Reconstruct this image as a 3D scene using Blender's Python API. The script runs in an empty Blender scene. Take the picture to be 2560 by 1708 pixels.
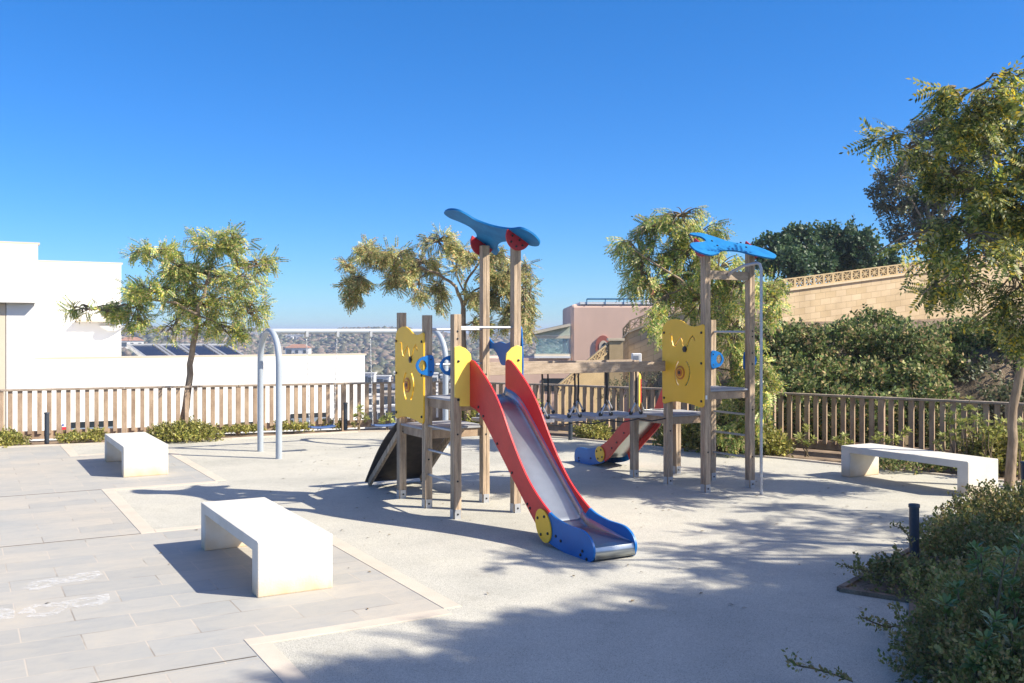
import bpy, math, random
import numpy as np
from mathutils import Vector, Matrix
from mathutils.geometry import tessellate_polygon
from mathutils import noise as mnoise
R = math.radians
random.seed(7); rng = np.random.default_rng(11)
S = bpy.context.scene; COL = S.collection

def ramp(t, stops, interp='LINEAR'):
    r = t.nodes.new('ShaderNodeValToRGB'); r.color_ramp.interpolation = interp; e = r.color_ramp.elements
    while len(e) > 1: e.remove(e[-1])
    e[0].position = stops[0][0]; e[0].color = (*stops[0][1], 1)
    for p, c in stops[1:]:
        x = e.new(p); x.color = (*c, 1)
    return r

# ------------------------------------------------------------------ camera
F, CXP, CYP, EYE = 2446.0, 1280.0, 828.0, 2.0      # focal in photo pixels, horizon row, eye height
cam = bpy.data.objects.new('camera', bpy.data.cameras.new('camera')); COL.objects.link(cam)
cam.location = (0, 0, EYE); cam.rotation_euler = (R(90), 0, 0)
cam.data.sensor_width = 36; cam.data.lens = 36*F/2560; cam.data.shift_y = (CYP-854)/2560
cam.data.clip_start = .05; cam.data.clip_end = 20000
S.camera = cam
# ------------------------------------------------------------------ light
SUN_EL, SUN_AZ = 39.0, 105.7                       # azimuth clockwise from the view direction
w = bpy.data.worlds.new('World'); S.world = w; w.use_nodes = True
nt = w.node_tree; bg = nt.nodes['Background']
sky = nt.nodes.new('ShaderNodeTexSky'); sky.sky_type = 'NISHITA'; sky.sun_disc = False
sky.sun_elevation = R(SUN_EL); sky.sun_rotation = R(SUN_AZ)
sky.altitude = 100; sky.air_density = 1.0; sky.dust_density = 0.0; sky.ozone_density = 6.0
hs = nt.nodes.new('ShaderNodeHueSaturation'); hs.inputs['Saturation'].default_value = 1.22
gm = nt.nodes.new('ShaderNodeMix'); gm.data_type = 'RGBA'; gm.blend_type = 'MULTIPLY'; gm.inputs[0].default_value = 1; gm.inputs[7].default_value = (.66, .93, 1.13, 1)
nt.links.new(sky.outputs[0], hs.inputs['Color']); nt.links.new(hs.outputs[0], gm.inputs[6]); 
# whitish fill glow added to the sky round the sun, lightens the blue shadows (well outside the picture, behind and right of the camera)
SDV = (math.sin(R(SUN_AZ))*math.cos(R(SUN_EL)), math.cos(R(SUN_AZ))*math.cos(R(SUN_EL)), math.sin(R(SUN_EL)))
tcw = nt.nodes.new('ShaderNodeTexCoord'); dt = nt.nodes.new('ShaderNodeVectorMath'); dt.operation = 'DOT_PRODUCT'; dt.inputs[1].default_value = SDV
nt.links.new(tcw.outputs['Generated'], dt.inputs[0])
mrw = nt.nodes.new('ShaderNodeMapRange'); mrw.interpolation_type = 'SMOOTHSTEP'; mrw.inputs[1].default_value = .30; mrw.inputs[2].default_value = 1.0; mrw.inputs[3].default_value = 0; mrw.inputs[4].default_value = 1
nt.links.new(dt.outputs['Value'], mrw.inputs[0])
fill_glow = nt.nodes.new('ShaderNodeMix'); fill_glow.data_type = 'RGBA'; fill_glow.blend_type = 'ADD'; fill_glow.inputs[7].default_value = (4.0, 3.3, 2.4, 1); fill_glow.clamp_factor = True
sx = nt.nodes.new('ShaderNodeSeparateXYZ'); nt.links.new(tcw.outputs['Generated'], sx.inputs[0])
hr = ramp(nt, [(0, (.78, .80, .96)), (.12, (.80, .85, .98)), (.36, (1, 1, 1))]); nt.links.new(sx.outputs['Z'], hr.inputs[0])   # deeper blue low in the sky
hm_ = nt.nodes.new('ShaderNodeMix'); hm_.data_type = 'RGBA'; hm_.blend_type = 'MULTIPLY'; hm_.inputs[0].default_value = 1
nt.links.new(gm.outputs[2], hm_.inputs[6]); nt.links.new(hr.outputs[0], hm_.inputs[7])
nt.links.new(mrw.outputs[0], fill_glow.inputs[0]); nt.links.new(hm_.outputs[2], fill_glow.inputs[6]); nt.links.new(fill_glow.outputs[2], bg.inputs['Color'])
bg.inputs['Strength'].default_value = 0.088
sl = bpy.data.lights.new('sun', 'SUN'); sl.energy = 4.9; sl.angle = R(.5); sl.color = (1, .925, .79)
so = bpy.data.objects.new('sun', sl); COL.objects.link(so)
SD = Vector((math.sin(R(SUN_AZ))*math.cos(R(SUN_EL)), math.cos(R(SUN_AZ))*math.cos(R(SUN_EL)), math.sin(R(SUN_EL))))
so.rotation_euler = SD.to_track_quat('Z', 'Y').to_euler()
S.view_settings.view_transform = 'Standard'; S.view_settings.look = 'None'
S.view_settings.exposure = 0.85; S.view_settings.gamma = 1
S.render.engine = 'CYCLES'; S.cycles.max_bounces = 7; S.cycles.transparent_max_bounces = 8
S.cycles.volume_bounces = 0

# ------------------------------------------------------------------ helpers
def G(px, py, z=0.0):
    d = F*(EYE-z)/(py-CYP); return Vector(((px-CXP)/F*d, d, z))
def D(px, py, d): return Vector(((px-CXP)/F*d, d, EYE-(py-CYP)/F*d))
def onplane(px, py, p0, n):
    r = Vector(((px-CXP)/F, 1, -(py-CYP)/F)); o = Vector((0, 0, EYE))
    return o + r*((p0-o).dot(n)/r.dot(n))
U = Vector((-math.sin(R(29.5)), math.cos(R(29.5)), 0)); V = Vector((math.cos(R(29.5)), math.sin(R(29.5)), 0)); Z = Vector((0, 0, 1))
ORG = {}
def tag(o, label=None, cat=None, group=None, kind=None):
    for k, v in (('label', label), ('category', cat), ('group', group), ('kind', kind)):
        if v: o[k] = v
    return o
def thing(name, loc, label, cat, group=None):
    o = bpy.data.objects.new(name, None); COL.objects.link(o); o.location = loc; o.empty_display_size = .2
    ORG[o.name] = Vector(loc); return tag(o, label, cat, group)
class MB:
    def __init__(s): s.v = []; s.f = []
    def add(s, vs, fs):
        n = len(s.v); s.v += [Vector(p) for p in vs]; s.f += [tuple(i+n for i in f) for f in fs]; return s
    def box(s, c, x, y, z):                      # centre, half-extent vectors
        c = Vector(c); x = Vector(x); y = Vector(y); z = Vector(z)
        vs = [c+a*x+b*y+e*z for e in (-1, 1) for b in (-1, 1) for a in (-1, 1)]
        return s.add(vs, [(0,2,3,1),(4,5,7,6),(0,1,5,4),(2,6,7,3),(0,4,6,2),(1,3,7,5)])
    def abox(s, x0, x1, y0, y1, z0, z1):
        return s.box(((x0+x1)/2, (y0+y1)/2, (z0+z1)/2), ((x1-x0)/2,0,0), (0,(y1-y0)/2,0), (0,0,(z1-z0)/2))
    def bar(s, p0, p1, w, h, up=Z):
        p0 = Vector(p0); p1 = Vector(p1); d = (p1-p0); e = d.normalized(); sd = e.cross(up).normalized(); u2 = sd.cross(e)
        return s.box((p0+p1)/2, d/2, sd*w/2, u2*h/2)
    def tube(s, pts, r, n=10):
        pts = [Vector(p) for p in pts]; m = len(pts)
        rs = r if isinstance(r, (list, tuple)) else [r]*m
        t0 = (pts[1]-pts[0]).normalized(); ref = Vector((1,0,0)) if abs(t0.x) < .8 else Vector((0,1,0))
        a = t0.cross(ref).normalized(); vs = []
        for i in range(m):
            t = (pts[min(i+1,m-1)]-pts[max(i-1,0)]).normalized()
            a = (a-t*a.dot(t)).normalized(); b = t.cross(a)
            for k in range(n):
                q = 2*math.pi*k/n; vs.append(pts[i]+(a*math.cos(q)+b*math.sin(q))*rs[i])
        fs = [(i*n+k, i*n+(k+1)%n, (i+1)*n+(k+1)%n, (i+1)*n+k) for i in range(m-1) for k in range(n)]
        fs += [tuple(range(n))[::-1], tuple((m-1)*n+k for k in range(n))]
        return s.add(vs, fs)
    def plate(s, outer, n, th, holes=()):        # 3D outline on a plane, thickness th along n
        n = Vector(n).normalized(); loops = [list(map(Vector, outer))]+[list(map(Vector, h)) for h in holes]
        flat = [p for l in loops for p in l]; N = len(flat)
        tr = tessellate_polygon(loops); vs = flat+[p+n*th for p in flat]; fs = []
        for t in tr:
            a, b, c = t
            if (flat[b]-flat[a]).cross(flat[c]-flat[a]).dot(n) < 0: b, c = c, b
            fs += [(a, c, b), (a+N, b+N, c+N)]
        o = 0
        for li, l in enumerate(loops):
            k = len(l); ar = sum(((l[i]-l[0]).cross(l[(i+1)%k]-l[0])).dot(n) for i in range(k))
            ccw = ar > 0
            if li: ccw = not ccw
            for i in range(k):
                a, b = o+i, o+(i+1)%k
                fs.append((a, b, b+N, a+N) if ccw else (b, a, a+N, b+N))
            o += k
        return s.add(vs, fs)
    def build(s, name, m, parent=None, loc=None, bevel=0, smooth=None, seg=2):
        root = parent
        while root is not None and root.parent is not None: root = root.parent
        L = ORG[root.name] if root is not None else Vector(loc or (0,0,0))
        me = bpy.data.meshes.new(name); me.from_pydata([tuple(p-L) for p in s.v], [], s.f); me.update()
        o = bpy.data.objects.new(name, me); COL.objects.link(o)
        if root is None: o.location = L; ORG[o.name] = L
        else: o.parent = parent
        me.materials.append(m)
        if smooth is not None:
            me.polygons.foreach_set('use_smooth', [True]*len(me.polygons)); me.set_sharp_from_angle(angle=R(smooth))
        if bevel:
            b = o.modifiers.new('bevel', 'BEVEL'); b.width = bevel; b.segments = seg; b.limit_method = 'ANGLE'; b.angle_limit = R(40)
            b.harden_normals = False
        return o
def rep(o, n=24):
    return o
# ------------------------------------------------------------------ materials
def newmat(name):
    m = bpy.data.materials.new(name); m.use_nodes = True; t = m.node_tree
    return m, t, t.nodes['Principled BSDF']
def N(t, kind, **kw):
    n = t.nodes.new(kind)
    for k, v in kw.items():
        if hasattr(n, k) and k not in n.inputs: setattr(n, k, v)
        else: n.inputs[k].default_value = v
    return n
def mul(c, k): return tuple(min(1, x*k) for x in c)
def pm(name, col, rough=.5, metal=0, var=.12, scale=4, bump=0, bscale=60, stretch=(1,1,1), col2=None, coat=0, fine=0, fscale=200, spec=.5):
    m, t, b = newmat(name)
    tc = N(t, 'ShaderNodeTexCoord'); mp = N(t, 'ShaderNodeMapping'); mp.inputs['Scale'].default_value = stretch
    t.links.new(tc.outputs['Object'], mp.inputs['Vector'])
    nz = N(t, 'ShaderNodeTexNoise', Scale=scale, Detail=6.0, Roughness=.6); t.links.new(mp.outputs[0], nz.inputs['Vector'])
    c2 = col2 or mul(col, 1+var); r = ramp(t, [(.3, mul(col, 1-var)), (.7, c2)]); t.links.new(nz.outputs['Fac'], r.inputs[0])
    out = r.outputs[0]
    if fine:
        n2 = N(t, 'ShaderNodeTexNoise', Scale=fscale, Detail=2.0, Roughness=.7); t.links.new(mp.outputs[0], n2.inputs['Vector'])
        r2 = ramp(t, [(.33, (1-fine,)*3), (.66, (1+fine,)*3)]); t.links.new(n2.outputs['Fac'], r2.inputs[0])
        mx = N(t, 'ShaderNodeMix', data_type='RGBA', blend_type='MULTIPLY'); mx.inputs[0].default_value = 1
        t.links.new(out, mx.inputs[6]); t.links.new(r2.outputs[0], mx.inputs[7]); out = mx.outputs[2]
    t.links.new(out, b.inputs['Base Color'])
    b.inputs['Roughness'].default_value = rough; b.inputs['Metallic'].default_value = metal
    b.inputs['Specular IOR Level'].default_value = spec
    if coat: b.inputs['Coat Weight'].default_value = coat; b.inputs['Coat Roughness'].default_value = .2
    if bump:
        nb = N(t, 'ShaderNodeTexNoise', Scale=bscale, Detail=3.0); t.links.new(mp.outputs[0], nb.inputs['Vector'])
        bp = N(t, 'ShaderNodeBump', Strength=bump, Distance=.01); t.links.new(nb.outputs['Fac'], bp.inputs['Height'])
        t.links.new(bp.outputs[0], b.inputs['Normal'])
    return m
def leafmat(name, cols, trans=.35, rough=.5):
    m, t, b = newmat(name)
    g = N(t, 'ShaderNodeNewGeometry'); n = len(cols)
    r = ramp(t, [(i/n, c) for i, c in enumerate(cols)], 'CONSTANT' if n > 3 else 'LINEAR')
    t.links.new(g.outputs['Random Per Island'], r.inputs[0])
    tc = N(t, 'ShaderNodeTexCoord'); nz = N(t, 'ShaderNodeTexNoise', Scale=1.3, Detail=2.0); t.links.new(tc.outputs['Object'], nz.inputs['Vector'])
    r2 = ramp(t, [(.35, (.75,.75,.75)), (.65, (1.25,1.25,1.2))]); t.links.new(nz.outputs['Fac'], r2.inputs[0])
    mx = N(t, 'ShaderNodeMix', data_type='RGBA', blend_type='MULTIPLY'); mx.inputs[0].default_value = 1
    t.links.new(r.outputs[0], mx.inputs[6]); t.links.new(r2.outputs[0], mx.inputs[7])
    t.links.new(mx.outputs[2], b.inputs['Base Color']); b.inputs['Roughness'].default_value = rough
    tr = N(t, 'ShaderNodeBsdfTranslucent'); t.links.new(mx.outputs[2], tr.inputs['Color'])
    ms = N(t, 'ShaderNodeMixShader'); ms.inputs[0].default_value = trans
    t.links.new(b.outputs[0], ms.inputs[1]); t.links.new(tr.outputs[0], ms.inputs[2])
    t.links.new(ms.outputs[0], t.nodes['Material Output'].inputs['Surface'])
    return m
M = {}
M['wood'] = pm('post_wood', (.31,.225,.15), .75, var=.3, scale=3, stretch=(10,10,.8), bump=.35, bscale=18, col2=(.60,.45,.30), fine=.14, fscale=30)
M['beamwood'] = pm('beam_wood', (.34,.25,.17), .75, var=.25, scale=5, stretch=(1,1,5), bump=.25, bscale=22, col2=(.48,.375,.27), fine=.1, fscale=40)
M['fencewood'] = pm('fence_wood', (.35,.235,.15), .8, var=.25, scale=3, stretch=(2.5,2.5,1), bump=.3, bscale=25, col2=(.50,.365,.245), fine=.12, fscale=50)
M['railwood'] = pm('rail_wood', (.30,.23,.17), .8, var=.2, scale=5, col2=(.42,.34,.26), fine=.12, fscale=50)
M['deck'] = pm('deck_board', (.34,.34,.35), .7, var=.1, scale=8, bump=.3, bscale=150)
M['yellow'] = pm('yellow_plastic', (.86,.50,.025), .42, var=.04, scale=3, bump=.08, bscale=220)
M['palewing'] = pm('pale_yellow_plastic', (.86,.62,.10), .42, var=.05, scale=3, bump=.08, bscale=220)
M['red'] = pm('red_plastic', (.56,.016,.018), .4, var=.09, scale=4, bump=.07, bscale=220, col2=(.62,.03,.028), fine=.04, fscale=25)
M['darkred'] = pm('dark_red_plastic', (.40,.012,.02), .45, var=.06, scale=5)
M['blue'] = pm('blue_plastic', (.003,.125,.40), .42, var=.08, scale=4, bump=.07, bscale=220, col2=(.005,.15,.46), spec=.35)
M['roofblue'] = pm('roof_blue_plastic', (.004,.14,.38), .6, var=.12, scale=6, bump=.1, bscale=120, col2=(.01,.19,.46), spec=.2)
M['steel'] = pm('brushed_steel', (.62,.62,.63), .33, 1, var=.07, scale=6, stretch=(1,1,1), bump=.05, bscale=60)
M['chute'] = pm('slide_steel', (.42,.455,.47), .32, 1, var=.08, scale=7, bump=.04, bscale=9)
M['galv'] = pm('galvanised_steel', (.50,.51,.52), .5, .75, var=.12, scale=14)
M['greypaint'] = pm('grey_paint', (.36,.40,.44), .38, var=.05, scale=5)
M['rope'] = pm('black_rope', (.02,.02,.022), .8, var=.3, scale=90)
M['black'] = pm('black_cap', (.012,.012,.014), .35, var=.1, scale=20)
M['rubberblack'] = pm('black_ramp_board', (.045,.034,.026), .65, var=.4, scale=9, bump=.2)
M['orange'] = pm('orange_disc', (.55,.16,.02), .45, var=.15, scale=10)
M['concrete'] = pm('bench_concrete', (.62,.58,.50), .85, var=.07, scale=2.2, bump=.18, bscale=70, col2=(.70,.665,.595), fine=.04, fscale=140)
M['bollard'] = pm('bollard_paint', (.035,.045,.06), .45, var=.12, scale=12)
M['plaster'] = pm('white_plaster', (.80,.78,.74), .9, var=.03, scale=.6, bump=.1, bscale=40)
M['cream'] = pm('cream_plaster', (.62,.52,.40), .9, var=.05, scale=1)
M['pink'] = pm('pink_plaster', (.72,.50,.385), .9, var=.08, scale=.8, bump=.1, bscale=20, stretch=(1,1,.4))
M['rose'] = pm('rose_trim', (.38,.12,.09), .85, var=.08)
M['tan'] = pm('tan_block', (.50,.37,.20), .9, var=.12, scale=3, fine=.1, fscale=60)
M['glassdark'] = pm('dark_window', (.03,.04,.05), .15, var=.2)
M['panelblue'] = pm('solar_glass', (.03,.04,.07), .2, var=.15, scale=2)
M['white'] = pm('white_paint', (.78,.78,.76), .6, var=.03)
M['bark'] = pm('bark', (.27,.19,.125), .9, var=.35, scale=14, stretch=(1,1,.3), bump=.6, bscale=40, col2=(.42,.31,.21))
M['stem'] = pm('twig_bark', (.16,.12,.07), .9, var=.3, scale=20)
M['seatblue'] = pm('swing_seat_rubber', (.03,.08,.22), .6, var=.15, scale=20)
M['soil'] = pm('soil', (.20,.135,.085), .95, var=.35, scale=4, bump=.8, bscale=25, col2=(.30,.22,.15), fine=.2, fscale=60)
# wood end of beam etc share the same; ground materials below

def rubber_mat():
    m, t, b = newmat('rubber_ground')
    tc = N(t, 'ShaderNodeTexCoord')
    v = N(t, 'ShaderNodeTexVoronoi', Scale=210.0); t.links.new(tc.outputs['Object'], v.inputs['Vector'])
    sp = ramp(t, [(0, (.20,.189,.160)), (.22, (.385,.368,.312)), (.5, (.485,.464,.398)), (.8, (.56,.537,.466))]); t.links.new(v.outputs['Color'], sp.inputs[0])
    n1 = N(t, 'ShaderNodeTexNoise', Scale=.55, Detail=5.0, Roughness=.6); t.links.new(tc.outputs['Object'], n1.inputs['Vector'])
    r1 = ramp(t, [(.3, (.84,.85,.86)), (.5, (1,1,1)), (.7, (1.08,1.07,1.04))]); t.links.new(n1.outputs['Fac'], r1.inputs[0])
    n2 = N(t, 'ShaderNodeTexNoise', Scale=2.4, Detail=9.0, Roughness=.72); t.links.new(tc.outputs['Object'], n2.inputs['Vector'])
    r2 = ramp(t, [(.26, (.80,.79,.77)), (.40, (.97,.97,.97)), (.62, (1.05,1.05,1.05))]); t.links.new(n2.outputs['Fac'], r2.inputs[0])
    x1 = N(t, 'ShaderNodeMix', data_type='RGBA', blend_type='MULTIPLY'); x1.inputs[0].default_value = 1
    x2 = N(t, 'ShaderNodeMix', data_type='RGBA', blend_type='MULTIPLY'); x2.inputs[0].default_value = 1
    t.links.new(sp.outputs[0], x1.inputs[6]); t.links.new(r1.outputs[0], x1.inputs[7])
    t.links.new(x1.outputs[2], x2.inputs[6]); t.links.new(r2.outputs[0], x2.inputs[7]); t.links.new(x2.outputs[2], b.inputs['Base Color'])
    b.inputs['Roughness'].default_value = .95; b.inputs['Specular IOR Level'].default_value = .2
    bp = N(t, 'ShaderNodeBump', Strength=.5, Distance=.004); t.links.new(v.outputs['Distance'], bp.inputs['Height']); t.links.new(bp.outputs[0], b.inputs['Normal'])
    return m
def paving_mat():
    m, t, b = newmat('stone_paving')
    tc = N(t, 'ShaderNodeTexCoord')
    br = N(t, 'ShaderNodeTexBrick', offset=.5, squash=1.0); t.links.new(tc.outputs['Object'], br.inputs['Vector'])
    for k, v in (('Scale', 1.0), ('Brick Width', .70), ('Row Height', .35), ('Mortar Size', .0055), ('Mortar Smooth', .2), ('Bias', 0.0)): br.inputs[k].default_value = v
    br.inputs['Color1'].default_value = (0,0,0,1); br.inputs['Color2'].default_value = (1,1,1,1); br.inputs['Mortar'].default_value = (.5,.5,.5,1)
    tone = ramp(t, [(0, (.36,.352,.32)), (.35, (.38,.37,.335)), (.7, (.42,.397,.345)), (1, (.37,.36,.325))]); t.links.new(br.outputs['Color'], tone.inputs[0])
    mp = N(t, 'ShaderNodeMapping'); mp.inputs['Scale'].default_value = (1.4, 2.6, 1); t.links.new(tc.outputs['Object'], mp.inputs[0])
    n = N(t, 'ShaderNodeTexNoise', Scale=3.2, Detail=8.0, Roughness=.68, Distortion=.6); t.links.new(mp.outputs[0], n.inputs['Vector'])
    rr = ramp(t, [(.28, (.88,.895,.92)), (.5, (1,1,1)), (.72, (1.09,1.06,1.01))]); t.links.new(n.outputs['Fac'], rr.inputs[0])
    n3 = N(t, 'ShaderNodeTexNoise', Scale=.5, Detail=3.0); t.links.new(tc.outputs['Object'], n3.inputs['Vector'])
    r3 = ramp(t, [(.35, (.90,.93,.98)), (.65, (1.10,1.05,1.0))]); t.links.new(n3.outputs['Fac'], r3.inputs[0])
    x0 = N(t, 'ShaderNodeMix', data_type='RGBA', blend_type='MULTIPLY'); x0.inputs[0].default_value = 1
    t.links.new(tone.outputs[0], x0.inputs[6]); t.links.new(r3.outputs[0], x0.inputs[7])
    x1 = N(t, 'ShaderNodeMix', data_type='RGBA', blend_type='MULTIPLY'); x1.inputs[0].default_value = 1
    t.links.new(x0.outputs[2], x1.inputs[6]); t.links.new(rr.outputs[0], x1.inputs[7])
    x2 = N(t, 'ShaderNodeMix', data_type='RGBA'); t.links.new(br.outputs['Fac'], x2.inputs[0])
    n5 = N(t, 'ShaderNodeTexNoise', Scale=2.0, Detail=2.0); t.links.new(tc.outputs['Object'], n5.inputs['Vector'])
    r5 = ramp(t, [(.36, (.27,.24,.20)), (.5, (.47,.42,.35))]); t.links.new(n5.outputs['Fac'], r5.inputs[0])
    t.links.new(x1.outputs[2], x2.inputs[6]); t.links.new(r5.outputs[0], x2.inputs[7])
    t.links.new(x2.outputs[2], b.inputs['Base Color']); b.inputs['Roughness'].default_value = .75
    ad = N(t, 'ShaderNodeMath', operation='SUBTRACT'); t.links.new(n.outputs['Fac'], ad.inputs[0]); t.links.new(br.outputs['Fac'], ad.inputs[1])
    bp = N(t, 'ShaderNodeBump', Strength=.35, Distance=.006); t.links.new(ad.outputs[0], bp.inputs['Height']); t.links.new(bp.outputs[0], b.inputs['Normal'])
    return m
def block_mat():
    m, t, b = newmat('tan_block_wall')
    tc = N(t, 'ShaderNodeTexCoord')
    br = N(t, 'ShaderNodeTexBrick', offset=.5); t.links.new(tc.outputs['UV'], br.inputs['Vector'])
    for k, v in (('Scale', 1.0), ('Brick Width', .40), ('Row Height', .20), ('Mortar Size', .006), ('Mortar Smooth', .3)): br.inputs[k].default_value = v
    br.inputs['Color1'].default_value = (.50,.37,.21,1); br.inputs['Color2'].default_value = (.60,.46,.29,1); br.inputs['Mortar'].default_value = (.33,.24,.14,1)
    n = N(t, 'ShaderNodeTexNoise', Scale=1.4, Detail=6.0); t.links.new(tc.outputs['Object'], n.inputs['Vector'])
    rr = ramp(t, [(.3, (.85,.84,.82)), (.7, (1.1,1.1,1.1))]); t.links.new(n.outputs['Fac'], rr.inputs[0])
    x1 = N(t, 'ShaderNodeMix', data_type='RGBA', blend_type='MULTIPLY'); x1.inputs[0].default_value = 1
    t.links.new(br.outputs['Color'], x1.inputs[6]); t.links.new(rr.outputs[0], x1.inputs[7]); t.links.new(x1.outputs[2], b.inputs['Base Color'])
    b.inputs['Roughness'].default_value = .9
    bp = N(t, 'ShaderNodeBump', Strength=.5, Distance=.01, invert=True); t.links.new(br.outputs['Fac'], bp.inputs['Height']); t.links.new(bp.outputs[0], b.inputs['Normal'])
    return m
def terrain_mat():
    m, t, b = newmat('dry_hillside')
    tc = N(t, 'ShaderNodeTexCoord')
    n = N(t, 'ShaderNodeTexNoise', Scale=.02, Detail=10.0, Roughness=.7); t.links.new(tc.outputs['Object'], n.inputs['Vector'])
    r = ramp(t, [(.38, (.09,.085,.045)), (.5, (.20,.145,.09)), (.62, (.33,.23,.15))]); t.links.new(n.outputs['Fac'], r.inputs[0])
    n2 = N(t, 'ShaderNodeTexNoise', Scale=3.0, Detail=8.0, Roughness=.7); t.links.new(tc.outputs['Object'], n2.inputs['Vector'])
    r2 = ramp(t, [(.3, (.6,.6,.6)), (.7, (1.3,1.3,1.3))]); t.links.new(n2.outputs['Fac'], r2.inputs[0])
    x1 = N(t, 'ShaderNodeMix', data_type='RGBA', blend_type='MULTIPLY'); x1.inputs[0].default_value = 1
    t.links.new(r.outputs[0], x1.inputs[6]); t.links.new(r2.outputs[0], x1.inputs[7]); t.links.new(x1.outputs[2], b.inputs['Base Color'])
    b.inputs['Roughness'].default_value = .95
    bp = N(t, 'ShaderNodeBump', Strength=.9, Distance=.15); t.links.new(n2.outputs['Fac'], bp.inputs['Height']); t.links.new(bp.outputs[0], b.inputs['Normal'])
    return m
M['strip'] = pm('border_stone', (.54,.47,.38), .85, var=.08, scale=3, fine=.05, fscale=120)
M['ivy'] = leafmat('ivy_leaves', [(.10,.16,.045),(.16,.22,.06),(.25,.29,.09),(.42,.40,.17),(.45,.32,.16),(.13,.18,.05),(.06,.09,.03)], .3, .75)
M['tipu'] = leafmat('feathery_leaves', [(0.131, 0.219, 0.048), (0.198, 0.306, 0.065), (0.306, 0.416, 0.11), (0.504, 0.547, 0.175), (0.75, 0.7, 0.285), (0.75, 0.656, 0.11), (0.263, 0.35, 0.11), (0.656, 0.481, 0.263)], .4)
M['tipu2'] = leafmat('dry_feathery_leaves', [(0.154, 0.192, 0.058), (0.23, 0.269, 0.086), (0.461, 0.422, 0.173), (0.75, 0.634, 0.307), (0.634, 0.365, 0.154), (0.307, 0.326, 0.115), (0.75, 0.73, 0.307), (0.192, 0.25, 0.077)], .4)
M['tipunear'] = leafmat('near_feathery_leaves', [(.07,.11,.025),(.14,.19,.035),(.30,.35,.07),(.48,.50,.13),(.16,.20,.05),(.70,.52,.05),(.09,.13,.03),(.55,.52,.24)], .45)
M['darkleaf'] = leafmat('dark_evergreen_leaves', [(.03,.07,.035),(.05,.10,.045),(.08,.14,.06),(.12,.18,.08)], .35)
M['greyleaf'] = leafmat('grey_green_leaves', [(.09,.11,.055),(.14,.15,.08),(.21,.17,.11),(.12,.15,.07)], .35)
M['cover'] = leafmat('yellow_green_ground_leaves', [(0.24, 0.255, 0.053), (0.36, 0.345, 0.075), (0.48, 0.435, 0.12), (0.165, 0.195, 0.045), (0.3, 0.255, 0.09)], .35)
M['shade'] = leafmat('small_dark_shrub_leaves', [(.15,.18,.045),(.23,.25,.07),(.33,.31,.10),(.19,.19,.06),(.38,.27,.11)], .35)
M['rosette'] = leafmat('glossy_whorled_leaves', [(0.075, 0.15, 0.045), (0.12, 0.21, 0.06), (0.18, 0.27, 0.075)], .25, .3)
M['rosette2'] = leafmat('yellow_whorled_leaves', [(0.224, 0.28, 0.07), (0.336, 0.378, 0.098), (0.476, 0.476, 0.168)], .3, .35)

# ------------------------------------------------------------------ foliage tools
def leafquad(base, tip, side, w):
    base = np.array(base, float); tip = np.array(tip, float); side = np.array(side, float)
    m = base*.5+tip*.5
    return [base, m+side*w, tip, m-side*w]
def tmpl_compound(n=7, L=1.0, ll=.27, lw=.055, droop=.35, terminal=True):
    v = []
    for i in range(n):
        x = L*(.18+.8*i/n); z = -droop*x*x
        for s in (-1, 1):
            b = (x, 0, z); tp = (x+ll*.38, s*ll*.92, z-ll*.22)
            v += leafquad(b, tp, (1, -s*.35, -.3), lw)
    v += leafquad((L, 0, -droop*L*L), (L+ll*.8, 0, -droop*L*L-ll*.3), (0,1,0), lw)
    return np.array(v)
def tmpl_sprig(n=14, L=1.0, ll=.16, lw=.045, droop=.15, seed=1):
    r = random.Random(seed); v = []
    for i in range(n):
        x = L*(.08+.92*i/n); a = r.uniform(0, 6.28); z = -droop*x*x
        d = np.array((.6, math.cos(a)*.8, math.sin(a)*.8)); d /= np.linalg.norm(d)
        b = np.array((x, 0, z)); sd = np.cross(d, (r.uniform(-1,1), r.uniform(-1,1), r.uniform(-1,1))); sd /= np.linalg.norm(sd)+1e-6
        v += leafquad(b, b+d*ll*r.uniform(.7, 1.15), sd, lw)
    return np.array(v)
def tmpl_rosette(n=11, ll=1.0, lw=.17, seed=1):
    r = random.Random(seed); v = []
    for i in range(n):
        a = i*2.4+r.uniform(-.2,.2); el = R(8+48*(i/n)+r.uniform(-8,8))
        d = np.array((math.sin(el), math.cos(el)*math.cos(a), math.cos(el)*math.sin(a)))
        sd = np.cross(d, (1,0,0)); sd /= np.linalg.norm(sd); up = np.cross(sd, d)
        l = ll*(1-.35*i/n); m = d*l*.62
        v += [d*l*.08, m+sd*lw*l+up*.04*l, d*l, m-sd*lw*l+up*.04*l]
    return np.array(v)
def unit(a): return a/(np.linalg.norm(a, axis=-1, keepdims=True)+1e-9)
def quadmesh(name, verts, m, parent=None, loc=None):
    root = parent
    L = np.array(ORG[root.name] if root is not None else (loc or (0,0,0)))
    verts = np.asarray(verts, dtype=np.float32).reshape(-1,3)-L.astype(np.float32); n = len(verts); q = n//4
    me = bpy.data.meshes.new(name); me.vertices.add(n); me.vertices.foreach_set('co', verts.ravel())
    me.loops.add(n); me.loops.foreach_set('vertex_index', np.arange(n, dtype=np.int32))
    me.polygons.add(q); me.polygons.foreach_set('loop_start', np.arange(0, n, 4, dtype=np.int32))
    me.update(calc_edges=True); me.materials.append(m)
    o = bpy.data.objects.new(name, me); COL.objects.link(o)
    if root is None: o.location = tuple(L); ORG[o.name] = Vector(L)
    else: o.parent = parent
    return o
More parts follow.
